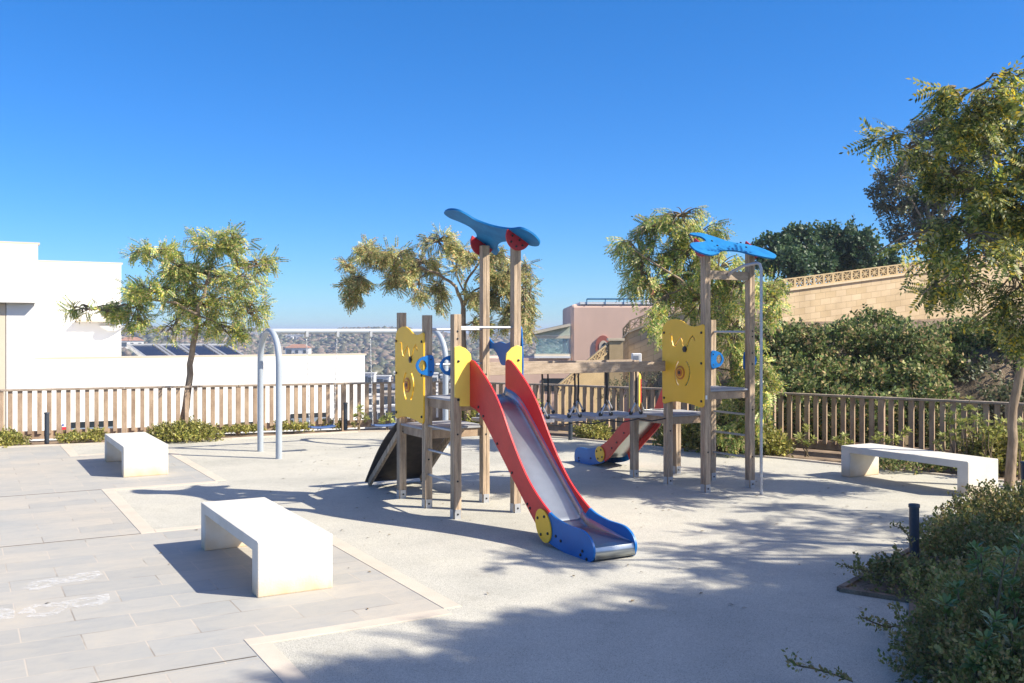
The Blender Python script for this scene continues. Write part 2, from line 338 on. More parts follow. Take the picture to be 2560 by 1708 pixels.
def scatter(tms, P, X, S, up=0.6):
    P = np.asarray(P, float); X = unit(np.asarray(X, float)); S = np.asarray(S, float); n = len(P)
    ref = rng.normal(size=(n,3))*(1-up); ref[:,2] += up
    Y = unit(np.cross(ref, X)); Zv = np.cross(X, Y); out = []
    pick = rng.integers(0, len(tms), n)
    for k, tv in enumerate(tms):
        i = pick == k
        if not i.any(): continue
        vv = (tv[None,:,0,None]*X[i][:,None]+tv[None,:,1,None]*Y[i][:,None]+tv[None,:,2,None]*Zv[i][:,None])*S[i][:,None,None]+P[i][:,None]
        out.append(vv.reshape(-1,3))
    return np.concatenate(out)
T_COMP = [tmpl_compound(9, ll=.22, lw=.042), tmpl_compound(8, ll=.24, lw=.045, droop=.5), tmpl_compound(10, ll=.20, lw=.036, droop=.2)]
T_SPRIG = [tmpl_sprig(seed=i) for i in range(4)]
T_BROAD = [tmpl_sprig(8, 1, .34, .12, .1, seed=i) for i in range(4)]
T_ROS = [tmpl_rosette(seed=i) for i in range(3)]

def tree(name, label, cat, trunk, limbs, blobs, mat, tw=26, leaf=.27, dens=1.0, droop=.35, group=None, tms=T_COMP, tr=.012, per=9, upb=.55, gap=(0, 1.5)):
    """trunk/limbs: lists of (Vector, radius); blobs: (centre Vector, (rx,ry,rz))"""
    root = thing(name, trunk[0][0], label, cat, group)
    mb = MB(); nodes = []
    for ln in [trunk]+limbs:
        # resample smoothly with a little wander
        pts = []; rs = []
        for (a, ra), (b, rb) in zip(ln[:-1], ln[1:]):
            k = max(2, int((b-a).length/.18))
            for i in range(k):
                f = i/k; pts.append(a.lerp(b, f)+Vector(rng.normal(size=3))*min(.012, ra*.4)); rs.append(ra*(1-f)+rb*f)
        pts.append(ln[-1][0]); rs.append(ln[-1][1]); mb.tube(pts, rs, 8)
        nodes += list(zip(pts[len(pts)//3:] if ln is trunk else pts, rs[len(pts)//3:] if ln is trunk else rs))
    P = []; X = []; Sz = []; bb = MB()
    for c, r in blobs:
        near = min(nodes, key=lambda n: (n[0]-c).length)[0]
        if (near-c).length > min(r)*.6:
            k = 5; pts = [near.lerp(c, i/k)+Vector((0,0,.12*math.sin(math.pi*i/k)*(near-c).length))+Vector(rng.normal(size=3))*.02 for i in range(k+1)]
            bb.tube(pts, [tr*1.6*(1-.12*i) for i in range(k+1)], 5)
            starts = pts
        else: starts = [near, c]
        vol = r[0]*r[1]*r[2]; nt_ = max(4, int(tw*dens*(vol**.6)*2.2))
        for _ in range(nt_):
            dv = Vector(rng.normal(size=3)); dv.normalize(); q = rng.uniform(.45, 1.0)**.6
            e = c+Vector((dv.x*r[0], dv.y*r[1], dv.z*r[2]))*q
            s0 = starts[rng.integers(len(starts)//2, len(starts))]; 
            mid = s0.lerp(e, .5)+Vector((0,0,.18*(e-s0).length))+Vector(rng.normal(size=3))*.03
            e = e-Vector((0,0,droop*.25*(e-s0).length)); seg = []
            for i in range(6):
                f = i/5; seg.append(s0*(1-f)**2+mid*2*f*(1-f)+e*f*f)
            bb.tube(seg, [tr*(1-.8*i/5)+.0015 for i in range(6)], 4)
            for j in range(per):
                f = .35+.65*(j+rng.uniform(0,1))/per; f = min(f, 1); p = s0*(1-f)**2+mid*2*f*(1-f)+e*f*f
                t = (e-mid)*f+(mid-s0)*(1-f)
                if t.length < 1e-4: t = Vector((0,0,-1))
                t.normalize(); sd = Vector(rng.normal(size=3)); sd = (sd-t*sd.dot(t)).normalized()
                d = (t*.55+sd*.8+Vector((0,0,-droop*rng.uniform(.2,1.4)))).normalized()
                P.append(tuple(p)); X.append(tuple(d)); Sz.append(leaf*rng.uniform(.65,1.2))
    if gap[0]:
        kp = [i for i, p in enumerate(P) if mnoise.noise(Vector(p)*gap[1]) > gap[0]-.35 or rng.uniform() < .15]
        P = [P[i] for i in kp]; X = [X[i] for i in kp]; Sz = [Sz[i] for i in kp]
    mb.build('trunk', M['bark'], root, smooth=60); bb.build('branches', M['stem'], root, smooth=60)
    quadmesh('crown', scatter(tms, P, X, Sz, upb), mat, root)
    return root
def bush_pts(blobs, n_per_m2, size, jit=(.7,1.05), zmin=0.02, upbias=.25, lumpy=.3, lfreq=3.0, cut=.45):
    P = []; X = []; Sz = []
    for c, r in blobs:
        ar = 4*math.pi*((((r[0]*r[1])**1.6+(r[0]*r[2])**1.6+(r[1]*r[2])**1.6)/3)**(1/1.6))
        n = int(ar*n_per_m2)
        d = unit(rng.normal(size=(n,3))); q = rng.uniform(jit[0], jit[1], (n,1))
        lump = np.array([1+lumpy*mnoise.noise(Vector((c.x+dd[0]*r[0], c.y+dd[1]*r[1], c.z+dd[2]*r[2]))*lfreq) for dd in d]).reshape(-1,1)
        p = np.array(c)+d*np.array(r)*q*lump; k = p[:,2] > zmin
        k &= lump[:,0] > 1-lumpy*cut
        nn = unit(d/np.array(r))*.8+rng.normal(size=(n,3))*.45; nn[:,2] += upbias
        P.append(p[k]); X.append(nn[k]); Sz.append(np.full(k.sum(), size)*rng.uniform(.6,1.2,k.sum()))
    return np.concatenate(P), np.concatenate(X), np.concatenate(Sz)
def bush(name, label, cat, blobs, mat, n=140, size=.16, tms=T_SPRIG, group=None, twigs=30, zmin=.02, jit=(.6,1.05), tone=None, lumpy=.3, lfreq=3.0, cut=.45):
    c0 = blobs[0][0]; root = thing(name, (c0.x, c0.y, max(0, min(c.z-r[2] for c, r in blobs))), label, cat, group)
    P, X, Sz = bush_pts(blobs, n, size, jit, zmin, lumpy=lumpy, lfreq=lfreq, cut=cut)
    quadmesh('foliage', scatter(tms, P, X, Sz, .3), mat, root)
    if twigs:
        mb = MB()
        for _ in range(twigs*len(blobs)):
            c, r = blobs[rng.integers(len(blobs))]; dv = Vector(unit(rng.normal(size=3)))
            e = c+Vector((dv.x*r[0], dv.y*r[1], abs(dv.z)*r[2]))*1.02; b = Vector((c.x+dv.x*r[0]*.25, c.y+dv.y*r[1]*.25, max(zmin, c.z-r[2]*.6)))
            m_ = b.lerp(e, .5)+Vector((0,0,.05)); mb.tube([b, m_, e], [.006,.004,.002], 4)
        mb.build('stems', M['stem'], root)
    return root

# ------------------------------------------------------------------ terrain (outside the fence), one sheet
FEN = [(-14.5,15.6), (-9.23,17.65), (-1.5,20.7), (.48,19.7), (4.5,16.9), (7.34,14.45), (12.0,9.6)]
def fdist(x, y):
    best = 1e9; sg = 1
    for (ax, ay), (bx, by) in zip(FEN[:-1], FEN[1:]):
        dx, dy = bx-ax, by-ay; t = max(0, min(1, ((x-ax)*dx+(y-ay)*dy)/(dx*dx+dy*dy)))
        qx, qy = ax+dx*t, ay+dy*t; d = math.hypot(x-qx, y-qy)
        if d < best: best = d; sg = 1 if (dx*(y-ay)-dy*(x-ax)) > 0 else -1
    return best*sg
def lerpt(t, tab):
    if t <= tab[0][0]: return tab[0][1]
    for (a, va), (b, vb) in zip(tab[:-1], tab[1:]):
        if t <= b:
            f = (t-a)/(b-a); f = f*f*(3-2*f); return va+(vb-va)*f
    return tab[-1][1]
LEFT = [(-1,-.3),(0,-.3),(1.5,-1.2),(6,-4),(30,-7),(80,-18),(130,-28),(180,-23),(235,-16.5),(300,-13),(420,-8.5),(640,1.0),(760,2),(900,-14),(1300,-30)]
RIGHT = [(-1,-.3),(.3,-.25),(1.6,-.5),(2.6,.1),(4.2,1.25),(6.5,1.75),(11,2.0),(14,2.3),(40,4),(200,6),(640,1.5),(760,2),(900,-14),(1300,-30)]
RIDGE = [(-400,3.5),(300,2.5),(430,1.5),(600,.5),(700,-1.6),(810,-1.6),(860,.9),(1000,.5),(1100,-2),(1330,-3.5),(1700,-2)]
def hgt(x, y):
    t = fdist(x, y); px = CXP+F*x/max(y, 3.0)
    zl = lerpt(t, LEFT); zr = lerpt(t, RIGHT); k = lerpt(px, [(1380,0),(1760,1)])
    z = zl*(1-k)+zr*k
    if t > 250:
        rz = lerpt(px, RIDGE); f = lerpt(t, [(300,0),(640,1),(760,1),(900,0)])
        z += (rz-1.0)*f+f*1.0*math.sin(x*.021+1)*math.sin(y*.017)+f*.7*math.sin(x*.06)+2.4*lerpt(t,[(260,0),(380,1),(560,0)])*math.sin(x*.03+2)
    elif t > 1.5 and px > 1350 and t < 12:
        z += .40*mnoise.noise(Vector((x*1.3, y*1.3, .5)))+.26*mnoise.noise(Vector((x*3.3, y*3.3, 2.5)))+.12*mnoise.noise(Vector((x*7, y*7, 4.5)))
    return z
def build_terrain():
    rad = [0]+list(np.geomspace(11, 60, 170))+list(np.geomspace(62, 1300, 90)); angs = np.linspace(-R(78), R(78), 420); vs = []; fs = []
    for r in rad:
        for a in angs:
            x = r*math.sin(a); y = r*math.cos(a)-1.5; vs.append((x, y, hgt(x, y) if r > 0 else -.3))
    n = len(angs)
    for i in range(len(rad)-1):
        for j in range(n-1): fs.append((i*n+j, i*n+j+1, (i+1)*n+j+1, (i+1)*n+j))
    o = MB().add(vs, [f[::-1] for f in fs]).build('terrain', terrain_mat(), smooth=80)
    o['kind'] = 'structure'
build_terrain()
seam = pm('sea_water', (.03,.12,.25), .25, var=.1, scale=.01)
tag(MB().box((-300, 3200, -15), (3500,0,0), (0,2000,0), (0,0,.5)).build('sea', seam), kind='structure')

# ------------------------------------------------------------------ plaza surfaces
EDGE = [(-16,13.3), (-10.2,16.15), (-7.9,17.1), (-5.2,18.1), (-3.06,19.4), (-1.3,19.7), (1.07,18.2), (2.8,16.5), (4.25,15.3), (5.13,14.4), (7.5,12.0), (11,8.2)]
plaza = [(x, y, 0) for x, y in EDGE]+[(11,-6,0), (-16,-6,0)]
o = MB().plate([Vector(p)-Vector((0,0,.2)) for p in plaza], (0,0,1), .2).build('ground', rubber_mat()); o['kind'] = 'structure'
bed = [(x, y) for x, y in FEN]
bedv = [Vector((x, y, -.18)) for x, y in EDGE]+[Vector((x+.15, y+.35, -.18)) for x, y in FEN[::-1]]
o = MB().plate(bedv, (0,0,1), .15).build('planting_bed', M['soil']); o['kind'] = 'structure'
kb = MB()
for a, b in zip(EDGE[:-1], EDGE[1:]):
    kb.bar((a[0], a[1], .0), (b[0], b[1], .0), .07, .05)
o = kb.build('bed_kerb', M['strip']); o['kind'] = 'structure'
# paving polygon (in photo pixels on the ground), snapped to the grid directions
def uv(p): return Vector((p.dot(V), p.dot(U)))
pA = uv(G(148,1114)); pB = uv(G(176,1142)); pC = uv(G(537,1203)); pD = uv(G(249,1226)); pE = uv(G(358,1335)); pF = uv(G(841,1368)); pG = uv(G(1110,1526)); pH = uv(G(590,1602)); pI = uv(G(728,1708))
vAB = (pA.x+pB.x)/2; uB = pB.y; vC = pC.x; uC = (pC.y+pD.y)/2; vD = (pD.x+pE.x)/2; uE = pE.y; vF = (pF.x+pG.x)/2; uG = (pG.y+pH.y)/2; vH = (pH.x+pI.x)/2
print('GRID', vAB, uB, vC, uC, vD, uE, vF, uG, vH)
steps = [(vAB, 30), (vAB, uB), (vC, uB), (vC, uC), (vD, uC), (vD, uE), (vF, uE), (vF, uG), (vH, uG), (vH, -8)]
def wuv(v, u, z=0): return V*v+U*u+Z*z
far = []
# far limit: clip the paving by the bed edge (left part)
e0 = Vector((-16,13.3,0)); e1 = Vector((-7.9,17.1,0))
ed = (e1-e0); tt = None
ax = wuv(vAB, 0); # point on line v=vAB meeting the edge
den = ed.dot(V); k = (vAB-e0.dot(V))/den; pe = e0+ed*k
poly = [pe]+[wuv(v, u) for v, u in steps[1:]]+[Vector((-14,-6,0)), Vector((-15.8,-6,0)), Vector((-15.8,13.2,0))]
def rot_sheet(name, pts, z0, th, m, ang=29.5):
    # object rotated so that its local x runs along V and local y along U
    mt = Matrix.Rotation(-R(ang), 3, 'Z'); mb = MB().plate([mt@Vector((p[0], p[1], z0)) for p in pts], (0,0,1), th)
    o = mb.build(name, m); o.rotation_euler = (0,0,R(ang)); o['kind'] = 'structure'; return o
rot_sheet('paving', poly, -.02, .024, paving_mat())
sb = MB(); W_ = .14
segs = [((vAB, None), None)]
def strip(v0, u0, v1, u1, off):                      # off: (dv,du) towards the rubber side
    a = wuv(v0, u0); b = wuv(v1, u1); n = V*off[0]+U*off[1]
    d = (b-a).normalized()
    sb.plate([a-Z*.02, b-Z*.02, b+n*W_-Z*.02, a+n*W_-Z*.02], (0,0,1), .028)
up_ = pe.dot(U)
strip(vAB, up_, vAB, uB, (1,0)); strip(vAB+W_+.002, uB, vC, uB, (0,1)); strip(vC, uC, vC, uB+W_, (1,0)); strip(vD, uC, vC-.002, uC, (0,-1))
strip(vD, uE, vD, uC-W_-.002, (1,0)); strip(vD+W_+.002, uE, vF, uE, (0,1)); strip(vF, uG, vF, uE+W_, (1,0)); strip(vH, uG, vF-.002, uG, (0,-1)); strip(vH, -6, vH, uG-W_-.002, (1,0))
o = sb.build('border_strip', M['strip'], bevel=.003); o['kind'] = 'structure'
# dark expansion joints in the paving
jb = MB()
for u_, v0, v1 in ((uC+.0, -18, vD), (uE, -18, vD), (uG-.36, -14, vH-.01)):
    a = wuv(v0, u_, .0035); b = wuv(v1, u_, .0035); jb.bar(a, b, .012, .006)
o = jb.build('paving_joint', pm('joint_filler', (.10,.085,.07), .9)); o['kind'] = 'structure'
# chalk scribbles on the tiles
def chalk_mat():
    m, t, b = newmat('chalk'); b.inputs['Base Color'].default_value = (.85,.86,.86,1); b.inputs['Roughness'].default_value = 1
    tc = N(t, 'ShaderNodeTexCoord'); n = N(t, 'ShaderNodeTexNoise', Scale=22.0, Detail=5.0, Roughness=.75); t.links.new(tc.outputs['Object'], n.inputs['Vector'])
    r = ramp(t, [(.40, (0,0,0)), (.72, (.55,.55,.55))]); t.links.new(n.outputs['Fac'], r.inputs[0]); t.links.new(r.outputs[0], b.inputs['Alpha']); return m
chm = chalk_mat()
def chalk(label, pts, wd):
    mb = MB(); P = [G(*p, z=.0) for p in pts]; m = len(P); vs = []
    for i in range(m):
        t = (P[min(i+1,m-1)]-P[max(i-1,0)]).normalized(); s = Vector((-t.y, t.x, 0))
        ww = wd*1.6*random.uniform(.7,1.3); vs += [P[i]+s*ww+Z*.0085, P[i]-s*ww+Z*.0085]
    mb.add(vs, [(2*i, 2*i+1, 2*i+3, 2*i+2) for i in range(m-1)])
    tag(mb.build('chalk_drawing', chm), label, 'chalk drawing', 'chalk scribbles on the paving')
def z5(x, y): return (x/2.497, 1080+y/2.497)
chalk('upper smudged white chalk loop on the grey paving', [z5(*p) for p in ((170,985),(230,945),(330,930),(420,925),(520,895),(590,882),(610,900),(540,925),(430,940),(350,945),(290,970),(230,985),(180,990))], .035)
chalk('lower white chalk figure eight drawn on the grey paving', [z5(*p) for p in ((165,1140),(180,1110),(230,1090),(330,1085),(400,1080),(470,1060),(560,1045),(640,1030),(655,1055),(600,1080),(500,1095),(420,1085),(380,1110),(330,1140),(260,1152),(180,1150))], .032)
chalk('white chalk blotch at the left edge of the paving', [z5(*p) for p in ((-40,1120),(0,1125),(40,1130),(20,1150),(50,1170),(0,1175),(-40,1165))], .04)

# ------------------------------------------------------------------ benches
def bench(label, p0):
    L, Wd, H, st, lt = 1.95, .59, .425, .09, .15
    root = thing('concrete_bench', p0, label, 'bench', 'white concrete benches round the play area')
    a = Vector(p0); prof = [(0,.0),(lt,.0),(lt,H-st),(L-lt,H-st),(L-lt,0),(L,0),(L,H),(0,H)]
    o = MB().plate([a+U*x+Z*z for x, z in prof], V, Wd).build('bench_body', M['bench'], root, bevel=.014, seg=3)
    return root
def bench_mat():
    m = M['concrete'].copy(); m.name = 'bench_concrete_stained'; t = m.node_tree; b = t.nodes['Principled BSDF']
    src = b.inputs['Base Color'].links[0].from_socket
    tc = N(t, 'ShaderNodeTexCoord'); sp = N(t, 'ShaderNodeSeparateXYZ'); t.links.new(tc.outputs['Object'], sp.inputs[0])
    nz = N(t, 'ShaderNodeTexNoise', Scale=6.0, Detail=5.0); t.links.new(tc.outputs['Object'], nz.inputs['Vector'])
    mu = N(t, 'ShaderNodeMath', operation='MULTIPLY_ADD'); mu.inputs[1].default_value = -.22; t.links.new(nz.outputs['Fac'], mu.inputs[0]); t.links.new(sp.outputs['Z'], mu.inputs[2])
    r = ramp(t, [(0, (.55,.36,.14)), (.0001, (.55,.36,.14))]); r.color_ramp.elements[0].position = 0
    mr = N(t, 'ShaderNodeMapRange'); mr.inputs[1].default_value = -.14; mr.inputs[2].default_value = .06; mr.inputs[3].default_value = .85; mr.inputs[4].default_value = 0
    t.links.new(mu.outputs[0], mr.inputs[0])
    mx = N(t, 'ShaderNodeMix', data_type='RGBA'); t.links.new(mr.outputs[0], mx.inputs[0]); t.links.new(src, mx.inputs[6]); mx.inputs[7].default_value = (.58,.40,.20,1)
    t.links.new(mx.outputs[2], b.inputs['Base Color']); return m
M['bench'] = bench_mat()
bench('nearest white concrete bench on the grey paving beside the chalk drawings', G(643,1497))
bench('white concrete bench farther back on the left paving near the leaning tree', G(308,1195))
bench('white concrete bench on the right beside the leafy shrubs and fence', G(2420,1243))

# ------------------------------------------------------------------ play equipment
s_ = .735; PW = .045                                     # module, half post width
O1 = Vector((-.60,10.45,0)); O2 = O1+V*3.45
bolt_me = None
def bolt(p, n, parent, r=.016, m=None):
    global bolt_me
    if bolt_me is None:
        mb = MB(); k = 10; prof = [(1.0,0),(1.0,.35),(.8,.7),(.4,.85)]; vs = []
        for rr, h in prof: vs += [(rr*math.cos(6.2832*i/k), rr*math.sin(6.2832*i/k), h) for i in range(k)]
        fs = [(a*k+i, a*k+(i+1)%k, (a+1)*k+(i+1)%k, (a+1)*k+i) for a in range(3) for i in range(k)]+[tuple(range(3*k, 4*k))]
        me = bpy.data.meshes.new('bolt'); me.from_pydata(vs, [], fs); me.materials.append(M['black']); bolt_me = me
    o = bpy.data.objects.new('bolt', bolt_me); COL.objects.link(o); o.parent = parent
    root = parent
    while root.parent: root = root.parent
    o.location = Vector(p)-ORG[root.name]; o.rotation_euler = Vector(n).to_track_quat('Z','Y').to_euler(); o.scale = (r, r, r)
    return o
def post(root, O, i, j, top, bolts=()):
    c = O+U*(s_*i)+V*(s_*j); w = PW; g = .005; dp = .007
    ring = [(-w,-w),(-g,-w),(0,-w+dp),(g,-w),(w,-w),(w,-g),(w-dp,0),(w,g),(w,w),(g,w),(0,w-dp),(-g,w),(-w,w),(-w,g),(-w+dp,0),(-w,-g)]
    po = MB().plate([c+V*a+U*b+Z*.012 for a, b in ring], Z, top-.012).build('post', M['wood'], root, bevel=.003, seg=1)
    ft = MB()
    ft.box(c+Z*.05-U*(w+.003), V*(w*.8), U*.003, Z*.05); ft.box(c+Z*.05+U*(w+.003), V*(w*.8), U*.003, Z*.05)
    ft.box(c+Z*.05-V*(w+.003), U*(w*.8), V*.003, Z*.05)
    ft.build('steel_foot', M['galv'], po)
    bolt(c+Z*.05-U*(w+.006), -U, po, .011); 
    for z in bolts: bolt(c+Z*z-U*w, -U, po, .011)
    return po, c
def deck(root, O, i0, i1, z):
    a = O+U*(s_*i0)+V*0; 
    c = O+U*(s_*(i0+i1)/2)+V*(s_/2)
    d = MB().box(c+Z*(z-.012), U*((i1-i0)*s_/2+.02), V*(s_/2-PW-.002), Z*.012)
    d.box(c+Z*(z-.0125), U*((i1-i0)*s_/2-PW-.002), V*(s_/2+.03), Z*.0115)
    p = d.build('platform', M['deck'], root, bevel=.003)
    jo = MB()
    for sgn in (-1, 1):
        jo.box(c+V*sgn*(s_/2-.022)+Z*(z-.075), U*((i1-i0)*s_/2-PW-.001), V*.02, Z*.048)
        jo.box(c+U*sgn*((i1-i0)*s_/2-.022)+Z*(z-.0755), V*(s_/2-PW-.001), U*.02, Z*.0475)
    jo.build('joist', M['fencewood'], p, bevel=.003)
    return p
def rungbar(root, a, b, r=.014, name='rung'):
    return MB().tube([a, b], r, 10).build(name, M['galv'], root, smooth=50)
def thick(path, w, closed=False):
    L = []; Rr = []; n = len(path); P = [Vector((x, y)) for x, y in path]
    for i in range(n):
        t = (P[min(i+1,n-1)]-P[max(i-1,0)]).normalized(); nn = Vector((-t.y, t.x)); k = w if 0 < i < n-1 else w*.75
        L.append(P[i]+nn*k); Rr.append(P[i]-nn*k)
    return L+Rr[::-1]
def catmull(pts, k=5, closed=True):
    n = len(pts); out = []
    rngi = range(n) if closed else range(n-1)
    for i in rngi:
        p0, p1, p2, p3 = (pts[(i-1)%n], pts[i], pts[(i+1)%n], pts[(i+2)%n]) if closed else (pts[max(i-1,0)], pts[i], pts[i+1], pts[min(i+2,n-1)])
        for j in range(k):
            t = j/k; out.append(tuple(.5*((2*b)+(-a+c)*t+(2*a-5*b+4*c-d)*t*t+(-a+3*b-3*c+d)*t**3) for a, b, c, d in zip(p0, p1, p2, p3)))
    if not closed: out.append(tuple(pts[-1]))
    return out
def z6(x, y): return (1640+x*.22959, 560+y*.22959)
def z7(x, y): return (1640+x*.24242, 880+y*.24242)
def panel_local():
    p0 = O2-V*(PW+.02)
    def loc(q): 
        w_ = onplane(q[0], q[1], p0, V)-O2; return (w_.dot(U), w_.z)
    out = [z6(*p) for p in ((97,1170),(112,1105),(150,1060),(205,1038),(265,1036),(320,1058),(380,1102),(440,1120),(500,1110),(543,1092),(556,1105))]+[z7(*p) for p in ((527,150),(527,400),(526,555),(508,577),(470,570),(420,550),(330,528),(250,515),(180,517),(115,537),(95,522),(93,300))]
    path = [z6(*p) for p in ((180,1195),(203,1205),(207,1270),(220,1322),(240,1330),(265,1280),(298,1235),(318,1265),(330,1330),(350,1365),(378,1320),(400,1255),(432,1218),(445,1240),(460,1275))]
    la = [z7(*p) for p in ((262,95),(237,140),(224,200),(229,265),(243,315),(262,350))]; ra = [z7(*p) for p in ((340,95),(364,140),(377,200),(371,265),(352,322),(332,353))]
    return [loc(q) for q in out], [loc(q) for q in path], [loc(q) for q in la], [loc(q) for q in ra], loc(z7(283,215)), loc(z6(350,1365))
PL = panel_local()
print('PANEL a', min(a for a, z in PL[0]), max(a for a, z in PL[0]), 'z', min(z for a, z in PL[0]), max(z for a, z in PL[0]))
def play_panel(root, O, a0, dz):
    outl, path, la, ra, dc, kn = PL; q = O-V*(PW+.021)
    amin = min(a for a, z in outl); amax = max(a for a, z in outl); k = (s_+.085)/(amax-amin)
    f = lambda a, z: q+U*(a0-.0425+(a-amin)*k)+Z*(z+dz)
    holes = [thick(path, .011), thick(catmull(la, 3, False), .014), thick(catmull(ra, 3, False), .014)]
    pn = MB().plate([f(a, z) for a, z in outl], V, .019, [[f(a, z) for a, z in h] for h in holes]).build('play_panel', M['yellow'], root, bevel=.002, seg=1)
    c = f(*dc); dk = MB(); vs = []
    for h, r, mt in ((.006,.088,'orange'),(.012,.066,'yellow'),(.018,.05,'orange'),(.024,.022,'black')):
        b = MB().plate([c-V*h+(U*math.cos(t)+Z*math.sin(t))*r for t in np.linspace(0, 6.2832, 25)[:-1]], V, .0062)
        b.build('spinner' if mt != 'black' else 'hub', M[mt], pn)
    c = f(*kn); b = MB()
    for t in np.linspace(0, 6.2832, 7)[:-1]:
        cc = c-V*.012+(U*math.cos(t)+Z*math.sin(t))*.024
        b.plate([cc+(U*math.cos(r_)+Z*math.sin(r_))*.017 for r_ in np.linspace(0, 6.2832, 9)[:-1]], V, .011)
    b.plate([c-V*.02+(U*math.cos(r_)+Z*math.sin(r_))*.02 for r_ in np.linspace(0, 6.2832, 13)[:-1]], V, .007)
    b.build('sliding_knob', M['black'], pn)
    zs = [1.98, 1.60, 1.13]
    for z in zs:
        for a in (a0, a0+s_): bolt(q+U*a+Z*(z+dz), -V, pn, .016)
    return pn
def handle(root, c, sgn, uo):
    # blue grab plate bolted on a post face, sticking out by sgn*V ; uo: offset along U of the plate
    out = [(-.055,-.105),(.05,-.105),(.05,.105),(-.06,.105),(-.13,.07),(-.165,.0),(-.125,-.075)]
    hole = [(-.085,-.06),(-.05,-.04),(-.035,.0),(-.05,.045),(-.09,.065),(-.12,.035),(-.13,0),(-.115,-.035)]
    f = lambda x, z: c+U*uo-V*(sgn*-1)*(-x)*-1 if False else c+U*uo+V*(x*(-sgn))+Z*z
    o = MB().plate([f(x, z) for x, z in catmull(out, 4)], U, .016, [[f(x, z) for x, z in catmull(hole, 4)]]).build('grab_handle', M['blue'], root, bevel=.002, seg=1)
    for z in (-.07, .07): bolt(f(.02, z)-(U*.0 if uo < 0 else -U*.016), -U if uo < 0 else U, o, .009)
    return o
def z3(x, y): return (940+x*.28061, 500+y*.28061)
def z4(x, y): return (930+x*.26786, 900+y*.26786)
def z8(x, y): return (1200+x/4.611, 1100+y/4.611)
def r5(x, y): return (1340+x/4.355, 860+y/4.355)

def slide(root, O, top_e, bot_e, blue_t, blue_b, i_front, direction, bpts, disc_c, name_lbl=None, inset=.135):
    """profile points (s,z): s = run from the platform edge along direction"""
    dv = direction; base = O+U*(s_*i_front)
    b0, b1 = inset, s_-inset
    sl_ = MB()
    part = None
    # chute
    prof_b = bot_e+blue_b
    ch = []; 
    for s, z in prof_b: ch.append((s, z))
    def norm_off(pts, d):
        out = []
        for i, (s, z) in enumerate(pts):
            a = pts[max(i-1,0)]; b = pts[min(i+1,len(pts)-1)]; t = Vector((b[0]-a[0], b[1]-a[1])).normalized(); n = Vector((-t.y, t.x))
            if n.y < 0: n = -n
            out.append((s+n.x*d, z+n.y*d))
        return out
    c1 = norm_off(catmull(prof_b, 4, False), .075)
    c1 = [(s, max(z, .13)) for s, z in c1]; c1 = [(0.0, c1[0][1]+.03)]+c1
    c1.append((c1[-1][0]+.05, c1[-1][1]-.012)); c1.append((c1[-1][0]+.012, c1[-1][1]-.03)); c1.append((c1[-1][0]+.005, .02))
    # gutter cross-section: flat bed with upturned sides
    xs = [(b0+.018, .13), (b0+.022, .02), (b0+.05, .0), (b1-.05, .0), (b1-.022, .02), (b1-.018, .13)]
    vs = []; m = len(c1)
    for i, (s, z) in enumerate(c1):
        a = c1[max(i-1,0)]; b = c1[min(i+1,m-1)]; t = Vector((b[0]-a[0], b[1]-a[1])).normalized(); n = Vector((-t.y, t.x))
        if n.y < 0: n = -n
        last = i > m-4
        for x, h in xs:
            lipf = max(.12, min(1, (c1[-1][0]-s)/.75))*.8
            hh = h*lipf if not last else min(h, .012)
            vs.append(base+dv*(s+n.x*hh)+V*x+Z*(z+n.y*hh))
    k = len(xs); fs = [(i*k+j, i*k+j+1, (i+1)*k+j+1, (i+1)*k+j) for i in range(m-1) for j in range(k-1)]
    part = thing_part = MB().add(vs, fs).build('slide', M['chute'], root, smooth=35)
    so_ = part.modifiers.new('solid', 'SOLIDIFY'); so_.thickness = .004
    th = .022
    cr = catmull(top_e, 3, False)+catmull(bot_e, 3, False)[::-1]
    cb = catmull(blue_t, 4, False)+catmull(blue_b, 3, False)[::-1]
    for bb, sg in ((b0, -1), (b1-th, 1)):
        MB().plate([base+dv*s+V*bb+Z*z for s, z in cr], V, th).build('side_panel', M['red'], part, bevel=.004, seg=2)
        o = MB().plate([base+dv*s+V*bb+Z*z for s, z in cb], V, th).build('end_side', M['blue'], part, bevel=.004, seg=2)
        fc = bb-.0 if sg < 0 else bb+th
        s, z, r1, r2, ang = disc_c
        ca, sa = math.cos(ang), math.sin(ang)
        dd = [(s+r1*math.cos(t)*ca-r2*math.sin(t)*sa, z+r1*math.cos(t)*sa+r2*math.sin(t)*ca) for t in np.linspace(0, 6.2832, 29)[:-1]]
        off = fc-.016 if sg < 0 else fc+.001
        MB().plate([base+dv*a+V*off+Z*b for a, b in dd], V, .015).build('joint_disc', M['yellow'], part, bevel=.003)
        for t in (.5, 2.1, 3.6, 5.2):
            bolt(base+dv*(s+r1*.68*math.cos(t)*ca-r2*.68*math.sin(t)*sa)+V*(off if sg < 0 else off+.015)+Z*(z+r1*.68*math.cos(t)*sa+r2*.68*math.sin(t)*ca), V*sg, part, .014)
        for bs, bz in bpts: bolt(base+dv*bs+V*fc+Z*bz, V*sg, part, .014)
    return part

def prof_from(pts, O, i_front, direction, inset):
    p0 = O+V*inset; out = []
    for q in pts:
        w_ = onplane(q[0], q[1], p0, V)-(O+U*(s_*i_front)); out.append((w_.dot(direction), w_.z))
    return out
